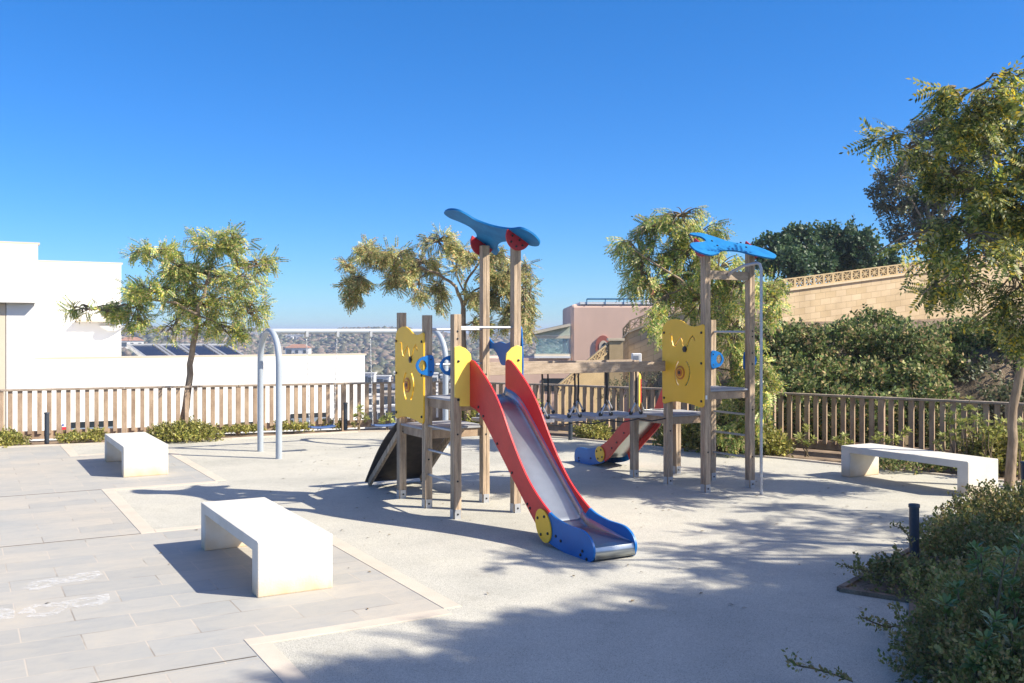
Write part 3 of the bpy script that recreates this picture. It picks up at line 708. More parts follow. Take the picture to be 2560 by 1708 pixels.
# -- slide 1 (big, towards the camera)
INS = .135
top1 = [(.045,1.66)]+prof_from([(1184,903),(1225,964),(1251,1020),(1272,1082),(1297,1149),(1323,1206),(1350,1250),(1373.5,1281)], O1, 0, -U, INS)
bt1 = prof_from([(1373.5,1281),(1388.7,1295),(1417,1312),(1445,1322),(1460,1330),(1474,1346),(1482,1365),(1484,1383),(1480,1402),(1470,1407)], O1, 0, -U, INS)
bb1 = prof_from([(1347,1325),(1373.5,1358),(1406,1379),(1438.6,1395),(1470,1407)], O1, 0, -U, INS)
bo1 = [(.045,1.20)]+prof_from([(1198,1034),(1234.7,1104),(1265,1165),(1297.6,1230),(1330,1293),(1347,1325)], O1, 0, -U, INS)
print('S1 top', [(round(a,2),round(b,2)) for a,b in top1]); print('bt', [(round(a,2),round(b,2)) for a,b in bt1]); print('bb', [(round(a,2),round(b,2)) for a,b in bb1]); print('bo', [(round(a,2),round(b,2)) for a,b in bo1])
bolts1 = prof_from([z8(200,45), z8(370,380), z8(548,740), z8(578,787), z8(875,1110), z8(932,1165), z8(1182,1282), z8(1160,1325), z8(1230,1375), z4(995,440), z4(1040,525)], O1, 0, -U, INS)
dc1 = prof_from([z8(740,988)], O1, 0, -U, INS)[0]
# -- slide 2 (small, pointing away)
INS2 = .135
top2 = [(.045,1.34)]+prof_from([r5(1040,640)], O2, 2, U, INS2)+prof_from([r5(960,830),r5(880,930),r5(780,1050),r5(700,1110)], O2, 2, U, INS2)
bt2 = prof_from([r5(700,1110),r5(650,1128),r5(560,1138),r5(480,1125),r5(440,1135),r5(420,1190),r5(420,1265),r5(440,1283)], O2, 2, U, INS2)
bb2 = prof_from([r5(745,1280),r5(700,1300),r5(640,1312),r5(570,1315),r5(480,1295),r5(440,1283)], O2, 2, U, INS2)
bo2 = [(.045,.84)]+prof_from([r5(1040,945),r5(900,1105),r5(800,1232),r5(745,1280)], O2, 2, U, INS2)
print('S2 top', [(round(a,2),round(b,2)) for a,b in top2]); print('bt', [(round(a,2),round(b,2)) for a,b in bt2]); print('bb', [(round(a,2),round(b,2)) for a,b in bb2]); print('bo', [(round(a,2),round(b,2)) for a,b in bo2])
bolts2 = prof_from([r5(1038,870),r5(957,970),r5(878,1073),r5(825,1135),r5(465,1240),r5(595,1245),r5(470,1270)], O2, 2, U, INS2)
dc2 = prof_from([r5(700,1200)], O2, 2, U, INS2)[0]

def wings(root, O, i_front, dirn, dz, pts, inset):
    base = O+U*(s_*i_front)+dirn*(PW+.001)
    for sg in (0, 1):
        P = [base+V*(x if sg == 0 else s_-x)+Z*(z+dz) for x, z in pts]
        o = MB().plate(P, dirn, .018).build('slide_wing', M['palewing'], root, bevel=.003)
        for x, z in ((.0, 1.68), (.0, 1.27)): bolt(base+dirn*.018+V*(x if sg == 0 else s_-x)+Z*(z+dz), dirn, o, .015)
wp = [onplane(*q, O1-U*(PW+.02), U)-O1 for q in [z3(700,1500), z3(700,1312), z3(745,1300), z3(800,1322), z3(845,1370), z3(861,1410)]+[z4(937,150), z4(937,433), z4(822,433), z4(820,358), z4(775,350)]]
wloc = [(p.dot(V), p.z) for p in wp]
print('WING', [(round(a,2),round(b,2)) for a,b in wloc])
wloc = [(min(max(a, -.045), INS+.02), b) for a, b in wloc]

def roof(root, O, pa, pb, slope_dir, tilt, zt, outline, along):
    c = (pa+pb)/2; e1 = (pb-pa).normalized(); e2 = slope_dir*math.cos(tilt)-Z*math.sin(tilt); n = e1.cross(e2).normalized()
    if n.z < 0: n = -n
    p0 = Vector((c.x, c.y, zt))
    P = [onplane(*q, p0, n) for q in outline]
    loc = [((p-p0).dot(e1), (p-p0).dot(e2)) for p in P]
    print('ROOF', [(round(a,2),round(b,2)) for a,b in loc])
    cm = catmull(loc, 4)
    r = MB().plate([p0+e1*a+e2*b for a, b in cm], n, .022).build('roof_board', M['roofblue'], root, bevel=.004)
    # half discs on the outer faces of the two tall posts
    for pp, sg in ((pa, -1), (pb, 1)):
        q = Vector((pp.x, pp.y, zt))+e1*sg*(PW+.002); 
        arc = [q+e2*(.155*math.cos(t))-n*(.155*math.sin(t)) for t in np.linspace(0, math.pi, 17)]
        b = MB().plate(arc, e1*sg, .02).build('roof_bracket', M['darkred'], root, bevel=.003)
        for x, y in ((-.07,.035), (.03,.03), (.09,.06), (.03,.11), (-.05,.10)): bolt(q+e2*x-n*y+e1*sg*.02, e1*sg, b, .013)
    for a in (-.25, .25):
        for x in (-.05, .07): bolt(p0+e1*(a*(pb-pa).length/.735*.95)+e2*x+n*.022, n, r, .014)
    return r

# ---- tower 1
T1 = thing('play_tower', O1, 'nearer play tower with the long red slide and the black climbing ramp', 'play tower', 'two wooden play towers joined by a hanging bridge')
_, Q3 = post(T1, O1, 0, 0, 2.18, (2.0, 1.92, .9, .4)); _, Q5 = post(T1, O1, 0, 1, 3.0, (.8, .3)); _, Q2 = post(T1, O1, 1, 0, 2.18, (.55,)); _, Q4 = post(T1, O1, 1, 1, 3.0, (1.5, .8)); _, Q1 = post(T1, O1, 2, 0, 2.22, (.8,)); _, Q6 = post(T1, O1, 2, 1, 1.60, (.7,))
deck(T1, O1, 0, 1, 1.27); deck(T1, O1, 1, 2, .90)
play_panel(T1, O1, s_, -.1)
for z in (.38, .66, .93): rungbar(T1, Q3+Z*z-V*.0, Q2+Z*z)
rungbar(T1, Q3+Z*2.04, Q5+Z*2.04, .015, 'safety_bar'); rungbar(T1, Q2+Z*2.02, Q4+Z*2.02, .015, 'safety_bar')
rungbar(T1, Q2+Z*1.62-V*0+U*.0, Q4+Z*1.62, .013, 'safety_bar')
handle(T1, Q2+Z*1.61, -1, -PW-.017); handle(T1, Q3+Z*1.63, -1, PW+.001)
slide(T1, O1, top1, bo1, bt1, bb1, 0, -U, bolts1, (dc1[0], dc1[1], .165, .125, -.95), inset=INS)
wings(T1, O1, 0, -U, 0, wloc, INS)
bp_ = [(-.045,2.02),(.05,1.99),(.16,1.90),(.3,1.86),(.45,1.88),(.6,1.86),(.72,1.93),(.78,2.05),(.78,1.80),(.62,1.80),(.5,1.72),(.42,1.62),(.3,1.62),(.2,1.70),(.1,1.60),(-.06,1.46)]
MB().plate([O1+V*(s_+PW+.001)+U*a+Z*z for a, z in catmull(bp_, 3)], V, .018).build('blue_side_panel', M['blue'], T1, bevel=.003)
roof1 = [z3(*p) for p in ((604,118),(645,90),(725,96),(805,135),(900,190),(1050,240),(1190,262),(1290,256),(1390,305),(1450,368),(1450,408),(1400,414),(1330,395),(1230,372),(1135,374),(1092,395),(1082,430),(1094,462),(1070,492),(1030,470),(990,430),(920,395),(870,390),(860,355),(897,333),(882,285),(830,240),(740,196),(655,162))]
roof(T1, O1, Q5, Q4, V, R(30), 3.04, roof1, U)
# ramp at the back of tower 1
def ramp_part():
    base = O1+U*(2*s_); pr = []
    for i in range(13):
        f = i/12; s = PW+1.04*f; z = .90-.84*f+.09*math.sin(math.pi*f); pr.append((s, z))
    vs = []; 
    for s, z in pr: vs += [base+U*s+V*(-.05)+Z*z, base+U*s+V*(s_+.05)+Z*z]
    o = MB().add(vs, [(2*i, 2*i+1, 2*i+3, 2*i+2) for i in range(12)]).build('climbing_ramp', M['rubberblack'], T1, smooth=50)
    so2 = o.modifiers.new('solid', 'SOLIDIFY'); so2.thickness = .02
    for b in (.0, s_): MB().bar(base+V*b+U*.07+Z*.78, base+V*b+U*1.06+Z*.03, .045, .07).build('ramp_strut', M['wood'], o, bevel=.003)
    hm = MB()
    for f, b in ((.25,.2),(.35,.5),(.5,.3),(.6,.6),(.75,.15),(.85,.45)):
        s = PW+1.16*f; z = .90-.84*f+.10*math.sin(math.pi*f)+.012; c = base+U*s+V*b+Z*z
        hm.box(c, V*.05, U*.025, Z*.02)
    hm.build('climbing_hold', M['darkred'], o, bevel=.012)
ramp_part()
# ---- tower 2
T2 = thing('play_tower', O2, 'farther right play tower with metal pole and small slide pointing away', 'play tower', 'two wooden play towers joined by a hanging bridge')
_, P4 = post(T2, O2, 0, 0, 3.02, (.5,)); _, P6 = post(T2, O2, 0, 1, 3.02, (2.0, 1.93, 1.72, 1.58, 1.0, .4)); _, P2 = post(T2, O2, 1, 0, 1.9, (.7,)); _, P5 = post(T2, O2, 1, 1, 2.15, (1.5,)); _, P1 = post(T2, O2, 2, 0, 1.60, ()); _, P3 = post(T2, O2, 2, 1, 1.60, ())
deck(T2, O2, 0, 1, 1.27); deck(T2, O2, 1, 2, .90)
play_panel(T2, O2, 0, 0)
for z in (.38, .66, .93): rungbar(T2, P6+Z*z, P5+Z*z)
rungbar(T2, P5+Z*1.99, P6+Z*1.99, .015, 'safety_bar')
handle(T2, P5+Z*1.62, 1, -PW-.017); handle(T2, P6+Z*1.62, 1, PW+.001)
MB().bar(P4+V*(PW+.001)+Z*2.70, P6-V*(PW+.001)+Z*2.70, .045, .11).build('cross_beam', M['beamwood'], T2, bevel=.003)
pb_ = G(1903,1237); pm_ = P4.lerp(P6, .47)+Z*2.70
pts = [pm_-U*.03, pm_-U*.12+Z*.05]+[Vector((pb_.x, pb_.y, 2.84))+(pm_-Vector((pb_.x, pb_.y, pm_.z)))*k+Z*dz for k, dz in ((.5,-.03),(.12,-.005),(.04,-.02))]+[Vector((pb_.x, pb_.y, 2.76)), Vector((pb_.x, pb_.y, 1.5)), Vector((pb_.x, pb_.y, .0))]
MB().tube(pts, .019, 12).build('fireman_pole', M['galv'], T2, smooth=50)
slide(T2, O2, top2, bo2, bt2, bb2, 2, U, bolts2, (dc2[0], dc2[1], .115, .115, 0), inset=INS2)
wings(T2, O2, 2, U, -.36, wloc, INS2)
roof2 = [z6(*p) for p in ((370,114),(480,112),(620,150),(800,208),(1000,240),(1150,280),(1290,345),(1296,378),(1240,384),(1060,350),(900,310),(790,300),(715,302),(680,330),(640,346),(560,348),(430,303),(366,240),(400,217),(500,210),(535,192),(480,152),(380,130))]
roof(T2, O2, P4, P6, -U, R(33), 3.08, roof2, V)
st = MB().plate([O2-U*(PW+.0015)+V*a+Z*z for a, z in ((-.04,1.155),(-.012,1.155),(-.012,1.205),(-.04,1.205))], -U, .001).build('sticker', M['white'], T2)

# ---- hanging bridge
BR = thing('hanging_bridge', (Q4+P2)/2, 'hanging step bridge of grey planks on black ropes under two long wooden beams', 'rope bridge')
for a, b in ((Q4, P2), (Q6, P1)):
    MB().bar(a+V*(PW+.001)+Z*1.545, b-V*(PW+.001)+Z*1.545, .05, .13).build('beam', M['beamwood'], BR, bevel=.004)
for k in range(5):
    t = .35+.47*k; nr = Q4+V*t; fr = Q6+V*t
    tl = random.uniform(-.012,.012)
    stp = MB().box((nr+fr)/2+Z*(.905+tl), V*.165, U*(s_/2-.03), Z*.02).build('step', M['deck'], BR, bevel=.006)
    for q, sg in ((nr, 1), (fr, -1)):
        q = q+U*sg*.05
        MB().tube([q+Z*1.50, q+Z*1.3+V*.006, q+Z*1.07], .011, 8).build('rope', M['rope'], BR, smooth=60)
        b = MB(); b.tube([q+Z*1.09, q+V*.075+Z*.96], .012, 8); b.tube([q+Z*1.09, q-V*.075+Z*.96], .012, 8)
        b.build('bracket', M['galv'], stp, smooth=50)
        c = MB()
        for sx in (-1, 1): c.plate([q+V*sx*.08+Z*.95+(V*math.cos(a_)+Z*math.sin(a_))*.026-U*.01 for a_ in np.linspace(0, 6.2832, 13)[:-1]], U, .02)
        c.tube([q+Z*1.06, q+Z*1.11], .018, 8)
        c.build('clamp', M['black'], stp)
for q, q2 in ((Q4, P2), (Q6, P1)):
    pts = [q+V*PW+Z*.86+U*.0]+[q+V*(.35+.47*k)+Z*(.875 if k % 1 == 0 else .83) for k in range(5)]+[q2-V*PW+Z*.86]
    pp = []
    for a, b in zip(pts[:-1], pts[1:]): pp += [a, a.lerp(b, .5)-Z*.03]
    pp.append(pts[-1]); MB().tube(pp, .008, 6).build('rope', M['rope'], BR, smooth=60)

# ------------------------------------------------------------------ swing
A1 = (G(655,1128)+G(693,1147.5))/2; hw = .54; SWL = 2.89
SW = thing('swing_set', A1+V*SWL/2, 'grey tubular steel swing set with two arched ends and two hanging seats', 'swing set')
ZT = 2.0
def arch(c):
    pts = [c-U*hw, c-U*hw+Z*.8, c-U*hw+Z*1.45]
    for i in range(1, 16):
        t = math.pi*i/16; pts.append(c-U*hw*math.cos(t)+Z*(1.5+.5*math.sin(t)))
    pts += [c+U*hw+Z*1.45, c+U*hw+Z*.8, c+U*hw]
    MB().tube(pts, .05, 16).build('arch_frame', M['greypaint'], SW, smooth=60)
arch(A1); arch(A1+V*SWL)
MB().tube([A1+V*.04+Z*ZT, A1+V*(SWL-.04)+Z*ZT], .043, 14).build('top_bar', M['greypaint'], SW, smooth=60)
def tpx(px):
    k = (px-CXP)/F; return (k*A1.y-A1.x)/(V.x-k*V.y)
tps = [tpx(p) for p in (765.8, 842.6, 925.4, 996)]
for (ta, tb, zz) in ((tps[0], tps[1], .40), (tps[2], tps[3], .38)):
    mid = (ta+tb)/2; sw = .21
    for t, sg in ((ta, -1), (tb, 1)):
        p = A1+V*t+Z*(ZT-.05); q = A1+V*(mid+sg*sw)+Z*(zz+.03)
        h = MB(); h.box(A1+V*t+Z*(ZT-.045), V*.022, U*.05, Z*.05); h.tube([A1+V*(t-.02)+Z*(ZT-.1), A1+V*(t+.02)+Z*(ZT-.1)], .02, 8); h.build('chain_hanger', M['galv'], SW)
        ch = MB(); n = 34
        for i in range(n):
            c = p.lerp(q, (i+.5)/n); d = (q-p).normalized(); e = V if i % 2 else U; hl = (q-p).length/n*.62
            ch.tube([c-d*hl, c-d*hl*.5+e*.008, c+d*hl*.5+e*.008, c+d*hl], .0035, 4); ch.tube([c-d*hl, c-d*hl*.5-e*.008, c+d*hl*.5-e*.008, c+d*hl], .0035, 4)
        ch.build('chain', M['galv'], SW)
    sc = A1+V*mid+Z*zz; vs = []
    for i in range(9):
        x = -sw+2*sw*i/8; zc = .02*(abs(x)/sw)**2
        for y, z in ((-.085,-.005),(-.08,.014),(.08,.014),(.085,-.005),(.08,-.016),(-.08,-.016)): vs.append(sc+V*x+U*y+Z*(z+zc))
    fs = [(i*6+j, i*6+(j+1)%6, (i+1)*6+(j+1)%6, (i+1)*6+j) for i in range(8) for j in range(6)]+[tuple(range(6))[::-1], tuple(48+j for j in range(6))]
    MB().add(vs, fs).build('seat', M['seatblue'], SW, bevel=.004)

# ------------------------------------------------------------------ bollards
def bollard(label, p, h=.56, r=.04, flat=False):
    root = thing('bollard', (p.x, p.y, 0), label, 'bollard', 'short dark bollards at the planting edge')
    MB().tube([Vector((p.x,p.y,0)), Vector((p.x,p.y,h-.03))], r, 20).build('shaft', M['bollard'], root, smooth=50)
    MB().tube([Vector((p.x,p.y,h-.028)), Vector((p.x,p.y,h-.004)), Vector((p.x,p.y,h))], [r*1.14,r*1.14,r*1.05], 20).build('cap', M['bollard'], root, smooth=50)
bollard('dark bollard in front of the left fence near the small bushes', G(117,1110)); bollard('dark bollard at the fence behind the swing seats', G(864,1076))
bollard('dark bollard seen under the hanging bridge', G(1426,1100)); bollard('blue-grey bollard standing in the shade at the corner of the dark shrubs', Vector((3.35,8.15,0))); bollard('bollard at the right edge behind the far shrubs', Vector((5.66,10.8,0)))

# ------------------------------------------------------------------ fences
def fence(label, pts, z0=.0, zt=.93):
    root = thing('wooden_fence', (pts[0][0], pts[0][1], 0), label, 'fence')
    for (ax_, ay), (bx, by) in zip(pts[:-1], pts[1:]):
        A = Vector((ax_, ay, 0)); B = Vector((bx, by, 0)); d = (B-A); L = d.length; d.normalize(); nrm = Vector((-d.y, d.x, 0))
        k = max(1, round(L/1.92)); sec = L/k
        for i in range(k):
            a = A+d*sec*i; b = A+d*sec*(i+1)
            MB().box(a+Z*(z0+(zt-.02-z0)/2-.1), d*.045, nrm*.045, Z*((zt-.02-z0)/2+.1)).build('post', M['fencewood'], root, bevel=.004)
            MB().bar(a+d*.003+Z*(zt), b-d*.003+Z*(zt), .12, .036).build('top_rail', M['railwood'], root, bevel=.005)
            MB().bar(a+d*.048+Z*(z0+.10)+nrm*.03, b-d*.048+Z*(z0+.10)+nrm*.03, .03, .15).build('bottom_board', M['fencewood'], root, bevel=.004)
            sm = MB(); n = int(round(sec/.160))
            for j in range(1, n):
                c = a+d*(sec*j/n); tw = random.uniform(-.03,.03)
                dd = (d+nrm*tw).normalized()
                sm.box(c+Z*((zt-.02+z0+.12)/2)+nrm*-.006, dd*random.uniform(.036,.040), nrm*.02, Z*((zt-.02-z0-.12)/2))
            sm.build('slat_panel', M['fencewood'], root, bevel=.003, seg=1)
        if (bx, by) == pts[-1]: MB().box(B+Z*(z0+zt/2-.1), d*.045, nrm*.045, Z*(zt/2+.08)).build('post', M['fencewood'], root, bevel=.004)
fence('sunlit brown slatted wooden fence on the left in front of the white building', FEN[0:3])
fence('shaded brown slatted wooden fence on the right below the ivy bank', FEN[2:])

# ------------------------------------------------------------------ white house on the left
WH = thing('white_house', D(95,1100,24), 'white flat-roofed modern house with a long low wall behind the left fence', 'house')
def vline(px, d): return Vector(((px-CXP)/F*d, d, 0))
def reach(p, px):  # point on the V-line through p that is seen at column px
    k = (px-CXP)/F; t = (k*p.y-p.x)/(V.x-k*V.y); return p+V*t
def zat(py, d): return EYE-(py-CYP)/F*d
def wallbox(p0, p1, dep, z0, z1, name, m, root, bev=0):
    return MB().box((p0+p1)/2+U*dep/2+Z*(z0+z1)/2, (p1-p0)/2, U*dep/2, Z*(z1-z0)/2).build(name, m, root, bevel=bev)
pB0 = vline(80, 25.6); pB1 = reach(pB0, 303); zB = zat(655, reach(pB0, 95).y)
wallbox(pB0-V*1, pB1, 6, -8, zB, 'main_block', M['plaster'], WH)
wallbox(pB0-V*1.02, pB1+V*.04, 6.04, zB+.002, zB+.05, 'roof_coping', M['cream'], WH)
pA1 = vline(95, 22.6); zA = zat(612, pA1.y); zA0 = zat(757, pA1.y)
wallbox(pA1-V*9, pA1, 2.2, zA0, zA, 'upper_block', M['plaster'], WH)
wallbox(pA1-V*9.02, pA1+V*.04, 2.24, zA+.002, zA+.05, 'roof_coping', M['cream'], WH)
pW0 = reach(vline(86, 22.8), 16); 
wallbox(pW0, reach(vline(86,22.8), 86.5), 1.9, -8, zA0+.01, 'side_wall', M['plaster'], WH)
wallbox(pW0-V*6, pW0-V*.02, .3, -8, zA0-.02, 'recess_wall', M['cream'], WH)
pL0 = vline(86, 23.0); pL1 = reach(pL0, 912); zL = zat(899, pL0.y)
wallbox(pL0, pL1, .35, -8, zL, 'terrace_wall', M['plaster'], WH)
wallbox(pL0-V*.0, pL1+V*.05, .45, zL+.002, zL+.045, 'wall_coping', M['cream'], WH)
# roof terrace slab behind
wallbox(pL0+U*.5, pL1-V*.2+U*.5, 6, -8, zL-.25, 'roof_terrace', M['plaster'], WH)
led0 = reach(pB0, 188); led1 = reach(pB0, 300); zz = zat(803, led0.y)
MB().box((led0+led1)/2-U*.12+Z*zz, (led1-led0)/2, U*.12, Z*.02).build('window_ledge', M['cream'], WH)
lp = reach(pB0, 280); MB().tube([lp-U*.02+Z*(zat(828, lp.y)), lp-U*.02+Z*(zat(815, lp.y))], [.12,.34], 16).build('wall_lamp', M['white'], WH, smooth=50)
def on_lower(px0, px1, y0, y1, nm='window'):
    a = reach(pL0, px0); b = reach(pL0, px1); z1_ = zat(y0, a.y); z0_ = zat(y1, b.y)
    w_ = MB().box((a+b)/2-U*.012+Z*(z0_+z1_)/2, (b-a)/2, U*.01, Z*(z1_-z0_)/2).build(nm, M['glassdark'], WH)
    bl = MB(); n = 5; zm = z0_+(z1_-z0_)*.55
    for i in range(n): bl.box((a+b)/2-U*.035+Z*(z0_+(zm-z0_)*(i+.5)/n), (b-a)/2, U*.008, Z*(zm-z0_)/n*.36)
    bl.build('blind', pm('blue_grey_blind', (.28,.34,.42), .6), w_)
on_lower(178, 290, 1056, 1083); on_lower(727, 816, 1035, 1056); on_lower(15,40,1060,1080); on_lower(-60, 6, 1048, 1090); on_lower(598, 640, 1056, 1066); on_lower(455, 480, 1060, 1068)
sg_ = thing('notice_board', reach(pL0, 160)-U*.05, 'small red and white notice board on the white wall behind the left fence', 'sign')
a = reach(pL0,154)-U*.04; b = reach(pL0,166)-U*.04; zt_, zb_ = zat(1059, a.y), zat(1083, a.y)
MB().box((a+b)/2+Z*(zt_+zb_)/2, (b-a)/2, U*.008, Z*(zt_-zb_)/2).build('board', M['white'], sg_)
MB().box((a+b)/2-U*.012+Z*(zb_+.085), (b-a)/2*.92, U*.003, Z*.06).build('red_field', pm('sign_red', (.7,.04,.05), .5), sg_)
MB().box((a+b)/2-U*.012-V*.025+Z*(zt_-.035), (b-a)/2*.35, U*.003, Z*.02).build('blue_field', pm('sign_blue', (.05,.12,.4), .5), sg_)
# solar collectors on the terrace roof
pS = reach(pL0, 345)+U*1.2; 
bz = zL-.25
xs_ = [342, 418, 475, 545, 600]
for i in range(4):
    a = reach(pL0+U*1.6, xs_[i]+26); b = reach(pL0+U*1.6, xs_[i+1]+14)
    lab = ['leftmost dark blue solar panel on the white roof terrace', 'solar panel second from the left on the white roof terrace', 'solar panel behind the leaning tree trunk on the roof terrace', 'rightmost dark blue solar panel on the white roof terrace'][i]
    root = thing('solar_panel', (a+b)/2+Z*bz, lab, 'solar panel', 'solar panels on the white house roof')
    tz = zat(866, a.y+.8); p0 = a+Z*(zL-.1); p1 = b+Z*(zL-.1); p2 = b+U*.9-V*.35+Z*tz; p3 = a+U*.9-V*.35+Z*tz
    n = (p1-p0).cross(p3-p0).normalized()
    MB().plate([p0, p1, p2, p3], n, .05).build('collector', M['panelblue'], root)
    fr = MB()
    for q, r_ in ((p0,p1),(p1,p2),(p2,p3),(p3,p0)): fr.bar(q+n*.03, r_+n*.03, .07, .09)
    fr.build('frame', M['galv'], root); MB().bar(p3-Z*.02, Vector((p3.x,p3.y,bz)), .04, .04).build('leg', M['galv'], root); MB().bar(p2-Z*.02, Vector((p2.x,p2.y,bz)), .04, .04).build('leg', M['galv'], root)

# ------------------------------------------------------------------ pink house on the right
PH = thing('pink_house', D(1500,1000,37), 'pale pink house with an arched window and glazed porch on its left', 'house')
a = D(1427,761,36.6); b = D(1612,756.5,36.6)
e = Vector((b.x-a.x, b.y-a.y, 0)).normalized(); nb = Vector((-e.y, e.x, 0))
zt_ = a.z
def pbox(p0, p1, dep, z0, z1, nm, m, bev=0, root=PH):
    p0 = Vector((p0.x,p0.y,0)); p1 = Vector((p1.x,p1.y,0))
    return MB().box((p0+p1)/2+nb*dep/2+Z*(z0+z1)/2, (p1-p0)/2, nb*dep/2, Z*(z1-z0)/2).build(nm, m, root, bevel=bev)
pbox(a, b+e*3, 6, -6, zt_, 'main_block', M['pink'], .12)
pbox(a+e*.35, b+e*3, 5, zt_+.001, zt_+.09, 'roof_edge', M['white'])
rl = MB(); p = a+e*.6; q = b+e*.6; zr_ = zt_+.17
rl.tube([Vector((p.x,p.y,zt_+.2)), Vector((q.x,q.y,zt_+.2))], .03, 6)
for i in range(5):
    c = p.lerp(q, i/4); rl.tube([Vector((c.x,c.y,zt_)), Vector((c.x,c.y,zt_+.2))], .02, 6)
rl.build('roof_rail', pm('blue_rail', (.05,.16,.30), .5), PH)
# arched window
wc = D(1507, 868, 36.5); 
kx = (wc.x/wc.y); tt_ = (kx*a.y-a.x)/(e.x-kx*e.y); wp0 = Vector((a.x,a.y,0))+e*tt_
zc = zat(866, wp0.y); 
outl = [(-.27,-.55)]+[(.27*math.cos(t)*-1, .05+.36*math.sin(t)) for t in np.linspace(0, math.pi, 15)]+[(.27,-.55)]
MB().plate([wp0-nb*.06+e*x+Z*(zc+z) for x, z in outl], nb, .055).build('arch_surround', M['rose'], PH)
rw = MB().plate([wp0-nb*.075+e*(.02+.17*math.cos(t))+Z*(zc-.02+.24*math.sin(t)) for t in np.linspace(0, 6.2832, 21)[:-1]], nb, .012).build('round_window', M['cream'], PH)
MB().plate([wp0-nb*.09+e*(.06+.10*math.cos(t))+Z*(zc-.03+.17*math.sin(t)) for t in np.linspace(0, 6.2832, 17)[:-1]], nb, .012).build('pane', M['glassdark'], rw)
MB().box(wp0-nb*.096+e*.06+Z*(zc-.03), e*.1, nb*.003, Z*.03).build('glazing_bar', M['white'], rw)
# lower garage shade slot
lw = MB()
g0 = D(1356, 948, 37.8); kx = g0.x/g0.y
pbox(a-e*3.2, a-e*.002, 4, -6, zat(891, 39.5), 'porch_base', M['pink'])
for px0, px1 in ((1357,1410),):
    k0 = (px0-CXP)/F; k1 = (px1-CXP)/F
    t0 = (k0*a.y-a.x)/(e.x-k0*e.y); t1 = (k1*a.y-a.x)/(e.x-k1*e.y)
    q0 = Vector((a.x,a.y,0))+e*t0; q1 = Vector((a.x,a.y,0))+e*t1
    w_ = MB().box((q0+q1)/2-nb*.02+Z*(zat(962,q0.y)), (q1-q0)/2, nb*.015, Z*.24).build('garage_opening', M['glassdark'], PH)
# porch (glazed)
k0 = (1336-CXP)/F; t0 = (k0*a.y-a.x)/(e.x-k0*e.y); q0 = Vector((a.x,a.y,0))+e*t0; q1 = Vector((a.x,a.y,0))-e*.02
zs0, zs1 = zat(888, q0.y), zat(843, q0.y)
fm = MB(); 
for z in (zs0, zs1): fm.bar(q0+Z*z, q1+Z*z, .12, .10)
fm.bar(q0+Z*zs0, q0+Z*(zs1+.05), .12, .12)
for f in (.25,.5,.75): pass
fm.bar(q0-nb*.1+Z*(zat(832,q0.y)), q1-nb*.1+Z*(zat(812,q1.y)), .25, .10)
fm.bar(q0+nb*3+Z*(zat(832,q0.y)), q1+nb*3+Z*(zat(812,q1.y)), .25, .10)
fm.build('porch_frame', pm('cream_frame', (.62,.55,.42), .6), PH)
gl, t, b_ = newmat('porch_glass'); b_.inputs['Base Color'].default_value = (.55,.75,.78,1); b_.inputs['Roughness'].default_value = .03; b_.inputs['Metallic'].default_value = .0
b_.inputs['Transmission Weight'].default_value = .85; b_.inputs['IOR'].default_value = 1.1; b_.inputs['Base Color'].default_value = (.62,.82,.85,1)
MB().box((q0+q1)/2+Z*(zs0+zs1)/2+nb*.02, (q1-q0)/2-e*.06, nb*.006, Z*((zs1-zs0)/2-.05)).build('porch_glazing', gl, PH)
MB().plate([q0+Z*(zs1+.06), q1+Z*(zs1+.06), q1+Z*(zat(814,q1.y)), q0+Z*(zat(835,q0.y))], nb, .01).build('porch_gable', pm('pale_gable', (.45,.50,.42), .5), PH)
MB().box((q0+q1)/2+Z*(zs0-.07)-nb*.05, (q1-q0)/2+e*.0, nb*.1, Z*.04).build('window_sill', M['white'], PH)

